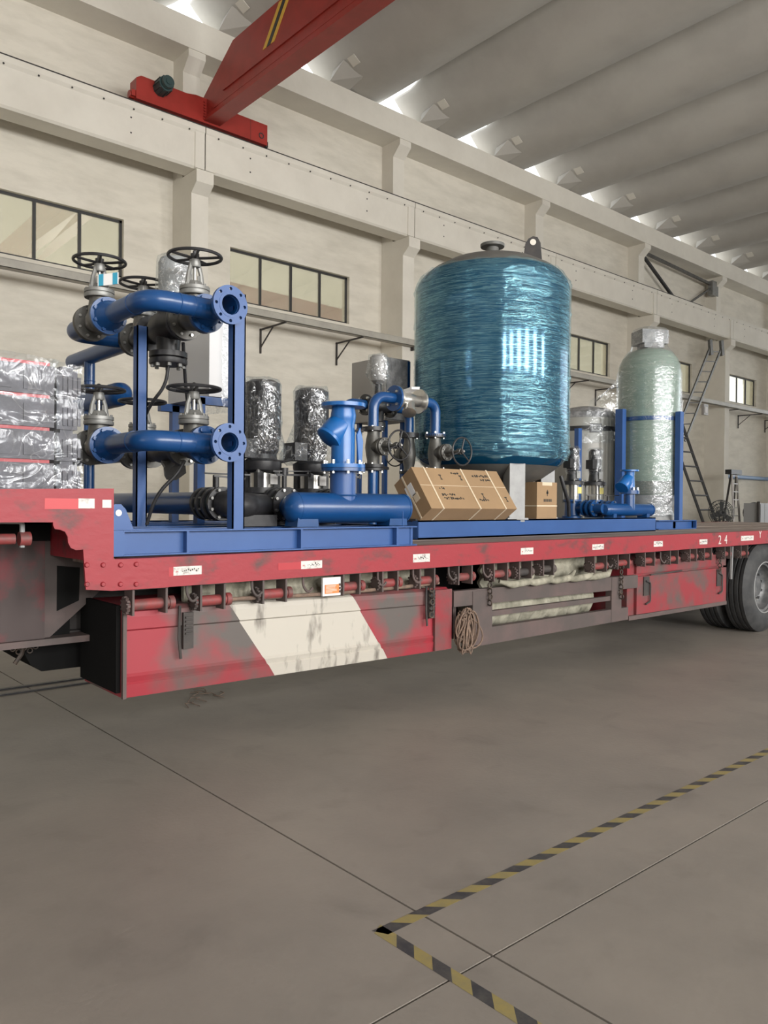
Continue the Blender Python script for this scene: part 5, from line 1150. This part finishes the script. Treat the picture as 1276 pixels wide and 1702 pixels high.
# ================================================================== CARGO: WATER TREATMENT TANKS
s3 = thing('skid_frame', (9.0, 5.2, 1.13), 'short blue channel frame with posts holding the green tank at the right', 'skid')
S3Y = 4.75
S3H = S3T[2]
MB().box(S3A[0], S3B[0], S3Y, S3Y+0.008, 1.145, S3H).box(S3A[0], S3B[0], S3Y-0.045, S3Y+0.03, S3H-0.01, S3H).box(S3A[0], S3B[0], S3Y-0.045, S3Y+0.03, 1.142, 1.152).build('front_beam', 'blue_b', s3, False)
MB().box(S3B[0]-0.01, S3B[0], S3Y-0.045, 6.3, 1.145, S3H).build('side_beam', 'blue_b', s3, False); MB().box(S3A[0], S3A[0]+0.01, S3Y, 6.3, 1.145, S3H).build('side_beam', 'blue_b', s3, False)
for x in (8.3, 8.75, 9.2): MB().box(x, x+0.06, S3Y, 6.3, 1.15, S3H-0.02).build('cross_beam', 'blue_b', s3, False)
MB().box(8.865, 8.945, 4.735, 4.80, S3H, 2.56).build('post', 'blue_b', s3, False); MB().box(8.45, 8.53, 5.26, 5.36, S3H, 2.60).build('post', 'blue_b', s3, False)
MB().box(8.06, 8.13, 5.62, 5.68, S3H, 2.36).build('post', 'blue_b', s3, False); MB().box(9.4, 9.47, 5.3, 5.37, S3H, 2.5).build('post', 'blue_b', s3, False)
def frp(c, R, z0, zs, zt, m, par):
    return MB().lathe([(R*0.30, z0-0.10), (R*0.7, z0-0.06), (R*0.93, z0+0.0), (R, z0+0.10), (R, zs), (R*0.985, zs+0.06), (R*0.90, zs+0.15), (R*0.72, zs+0.23), (R*0.45, zt)], c, Z, 56).build('shell', m, par)
t1 = thing('water_tank', (8.95, 5.20, S3H), 'tall grey-green fibreglass tank with valve head under clear film', 'tank')
c_ = (8.95, 5.20, 0); R_ = 0.368
frp(c_, R_, 1.55, 3.10, 3.37, 'frp', t1)
MB().lathe([(R_+0.006, 1.56), (R_+0.006, 1.72)], c_, Z, 56, caps=False).build('lower_collar', 'frp_b', t1)
MB().lathe([(R_*0.92, 1.24), (R_*0.75, 1.40), (R_*0.95, 1.55)], c_, Z, 40, caps=False).build('skirt', 'leg', t1)
MB().lathe([(0.16, 3.34), (0.14, 3.40), (0.14, 3.46)], c_, Z, 30).build('neck', 'head', t1)
MB().obox((8.95, 5.20, 3.52), Vector((0.15, -0.09, 0)), Vector((0.07, 0.12, 0)), (0, 0, 0.085)).obox((8.92, 5.17, 3.42), Vector((0.11, -0.07, 0)), Vector((0.05, 0.08, 0)), (0, 0, 0.04)).build('valve_head', 'head', t1, False)
MB().torus(c_, Z, R_+0.004, 0.001, 8, 4).v
MB().lathe([(R_+0.008, 2.46), (R_+0.012, 2.46), (R_+0.012, 2.51), (R_+0.008, 2.51)], c_, Z, 56, caps=False).build('steel_band', 'blue', t1)
fl_ = MB().lathe([(R_+0.03, 1.30), (R_+0.035, 1.6), (R_+0.018, 1.9), (R_+0.018, 2.3), (R_+0.020, 2.7), (R_+0.022, 3.05), (R_*0.98, 3.20), (R_*0.80, 3.32), (0.23, 3.38), (0.215, 3.45), (0.23, 3.54), (0.20, 3.625), (0.0, 3.64)], c_, Z, 80)
fl_.jitter(0.014, 7, 4).jitter(0.006, 26, 2).build('clear_wrap', 'film_f', t1)
MB().obox((8.95+0.26, 5.20-0.30, 1.93), Vector((0.75, 0.62, 0))*0.03*1.6, Vector((0.62, -0.75, 0))*0.003, (0.004, 0, 0.07)).build('yellow_label', 'ylab', t1, False)
MB().obox((8.95+0.22, 5.20-0.32, 2.62), Vector((0.8, 0.58, 0))*0.05, Vector((0.62, -0.75, 0))*0.004, (0.02, 0, 0.11)).jitter(0.012, 20, 3).build('paper_sheet', 'paper', t1, False)
t2 = thing('water_tank', (8.69, 5.965, S3H), 'shorter pale grey tank behind, between the big blue tank and the green one', 'tank')
c_ = (8.69, 5.965, 0); R_ = 0.42
MB().lathe([(R_, S3H), (R_, 2.53)], c_, Z, 48).build('shell', 'frp_g', t2)
MB().lathe([(R_+0.003, 2.53), (R_*0.97, 2.60), (R_*0.75, 2.66), (R_*0.3, 2.70), (0, 2.70)], c_, Z, 48, caps=False).build('lid', 'head', t2)
MB().lathe([(R_+0.004, 2.36), (R_+0.010, 2.36), (R_+0.010, 2.42), (R_+0.004, 2.42)], c_, Z, 48, caps=False).build('black_band', 'black', t2)
d_ = Vector((-0.60, -0.80, 0)); p_ = Vector((8.69, 5.965, 2.39)) + d_*(R_+0.012); e_ = Vector((0.80, -0.60, 0))
pl_ = MB().obox(p_, e_*0.075, d_*0.004, Z*0.055).build('band_plate', 'black', t2, False)
MB().obox(p_ + d_*0.005, e_*0.06, d_*0.002, Z*0.040).build('plate_face', 'leg', pl_, False)
text_mesh('CC', 0.065, p_ + d_*0.0075, e_, Z, 'plate_mark', 'ink', pl_)
# sheet of film stretched from the green tank's head over the pale tank
b = MB(); pA = Vector((8.75, 5.15, 3.30)); 
for i in range(13):
    f_ = i/12
    for j in range(13):
        g_ = j/12
        hi = Vector((8.72, 5.30, 3.30)).lerp(Vector((8.62, 5.45, 2.2)), g_)
        lo_ = Vector((8.30, 5.62, 2.72)).lerp(Vector((8.22, 5.75, 2.20)), g_)
        p = hi.lerp(lo_, f_); p.z -= 0.10*math.sin(PI*f_)*(1-g_); b.v.append(p)
for i in range(12):
    for j in range(12): b.f.append([i*13+j, (i+1)*13+j, (i+1)*13+j+1, i*13+j+1])
o = b.jitter(0.012, 9, 6).build('film_sheet', 'film_s', None, origin=(8.5, 5.4, 2.8)); tag(o, 'clear film stretched from the green tank down over the pale tank', 'plastic film')

# ================================================================== CARGO: WRAPPED TRAYS ON THE GOOSENECK
GD = 1.447
def tray_stack(x0, x1, y0, y1, n, h, label, seed, dark):
    t = thing('tray_stack', ((x0+x1)/2, (y0+y1)/2, GD), label, 'crate')
    for k in range(n):
        z0 = GD + 0.004 + h*k
        MB().box(x0, x1, y0, y1, z0, z0+h-0.018).build('tray', 'tray', t, False)
        if not dark: MB().box(x0+0.06, x0+0.19, y0-0.006, y0, z0+h-0.036, z0+h-0.014).build('red_edge', 'tray_r', t, False)
        MB().box(x0+0.02, x1-0.02, y0+0.01, y1-0.01, z0+h-0.018, z0+h).build('tray_lip', 'tray_r' if not dark else 'tray', t, False)
        q = MB()
        for j in range(4): q.box(x0+0.03+(x1-x0)*j/4.2, x0+0.03+(x1-x0)*(j+0.62)/4.2, y0-0.006, y0, z0+0.02, z0+h-0.05)
        q.build('tray_ribs', 'tray', t, False)
        if k < n-1 and not dark: MB().box(x0+0.02, x0+0.14, y0-0.012, y0-0.006, z0+0.03, z0+h-0.05).build('pale_panel', 'tray_w', t, False)
    zt = GD + h*n; b = MB(); N = 26
    per = [(x0-0.015, y0-0.02), (x1+0.02, y0-0.02), (x1+0.02, y1+0.02), (x0-0.015, y1+0.02)]
    for j in range(17):
        z = GD + 0.005 + (zt + 0.02 - GD)*j/16; sq = 0.012*math.sin(j*1.6)
        for s_ in range(4):
            a_, c2_ = Vector((*per[s_], 0)), Vector((*per[(s_+1) % 4], 0))
            for k in range(N):
                p = a_.lerp(c2_, k/N); p.z = z; dd = p - Vector(((x0+x1)/2, (y0+y1)/2, z)); b.v.append(p + dd.normalized()*sq*0.6)
    m_ = 4*N
    for j in range(16):
        for k in range(m_): b.f.append([j*m_+k, j*m_+(k+1) % m_, (j+1)*m_+(k+1) % m_, (j+1)*m_+k])
    b.f.append([16*m_+k for k in range(m_)])
    b.jitter(0.022, 5, seed).jitter(0.004, 22, seed); b.build('plastic_wrap', 'film_b', t)
tray_stack(0.72, 1.345, 4.08, 4.60, 4, 0.163, 'stack of dark trays with red edges under clear plastic at the left', 2.0, False)
tray_stack(1.37, 1.475, 4.12, 4.62, 4, 0.162, 'narrow dark wrapped stack of trays right of the red-edged one', 4.0, True)
tray_stack(0.20, 0.685, 4.08, 4.60, 4, 0.158, 'wrapped stack of trays cut off by the left edge of the picture', 6.0, False)
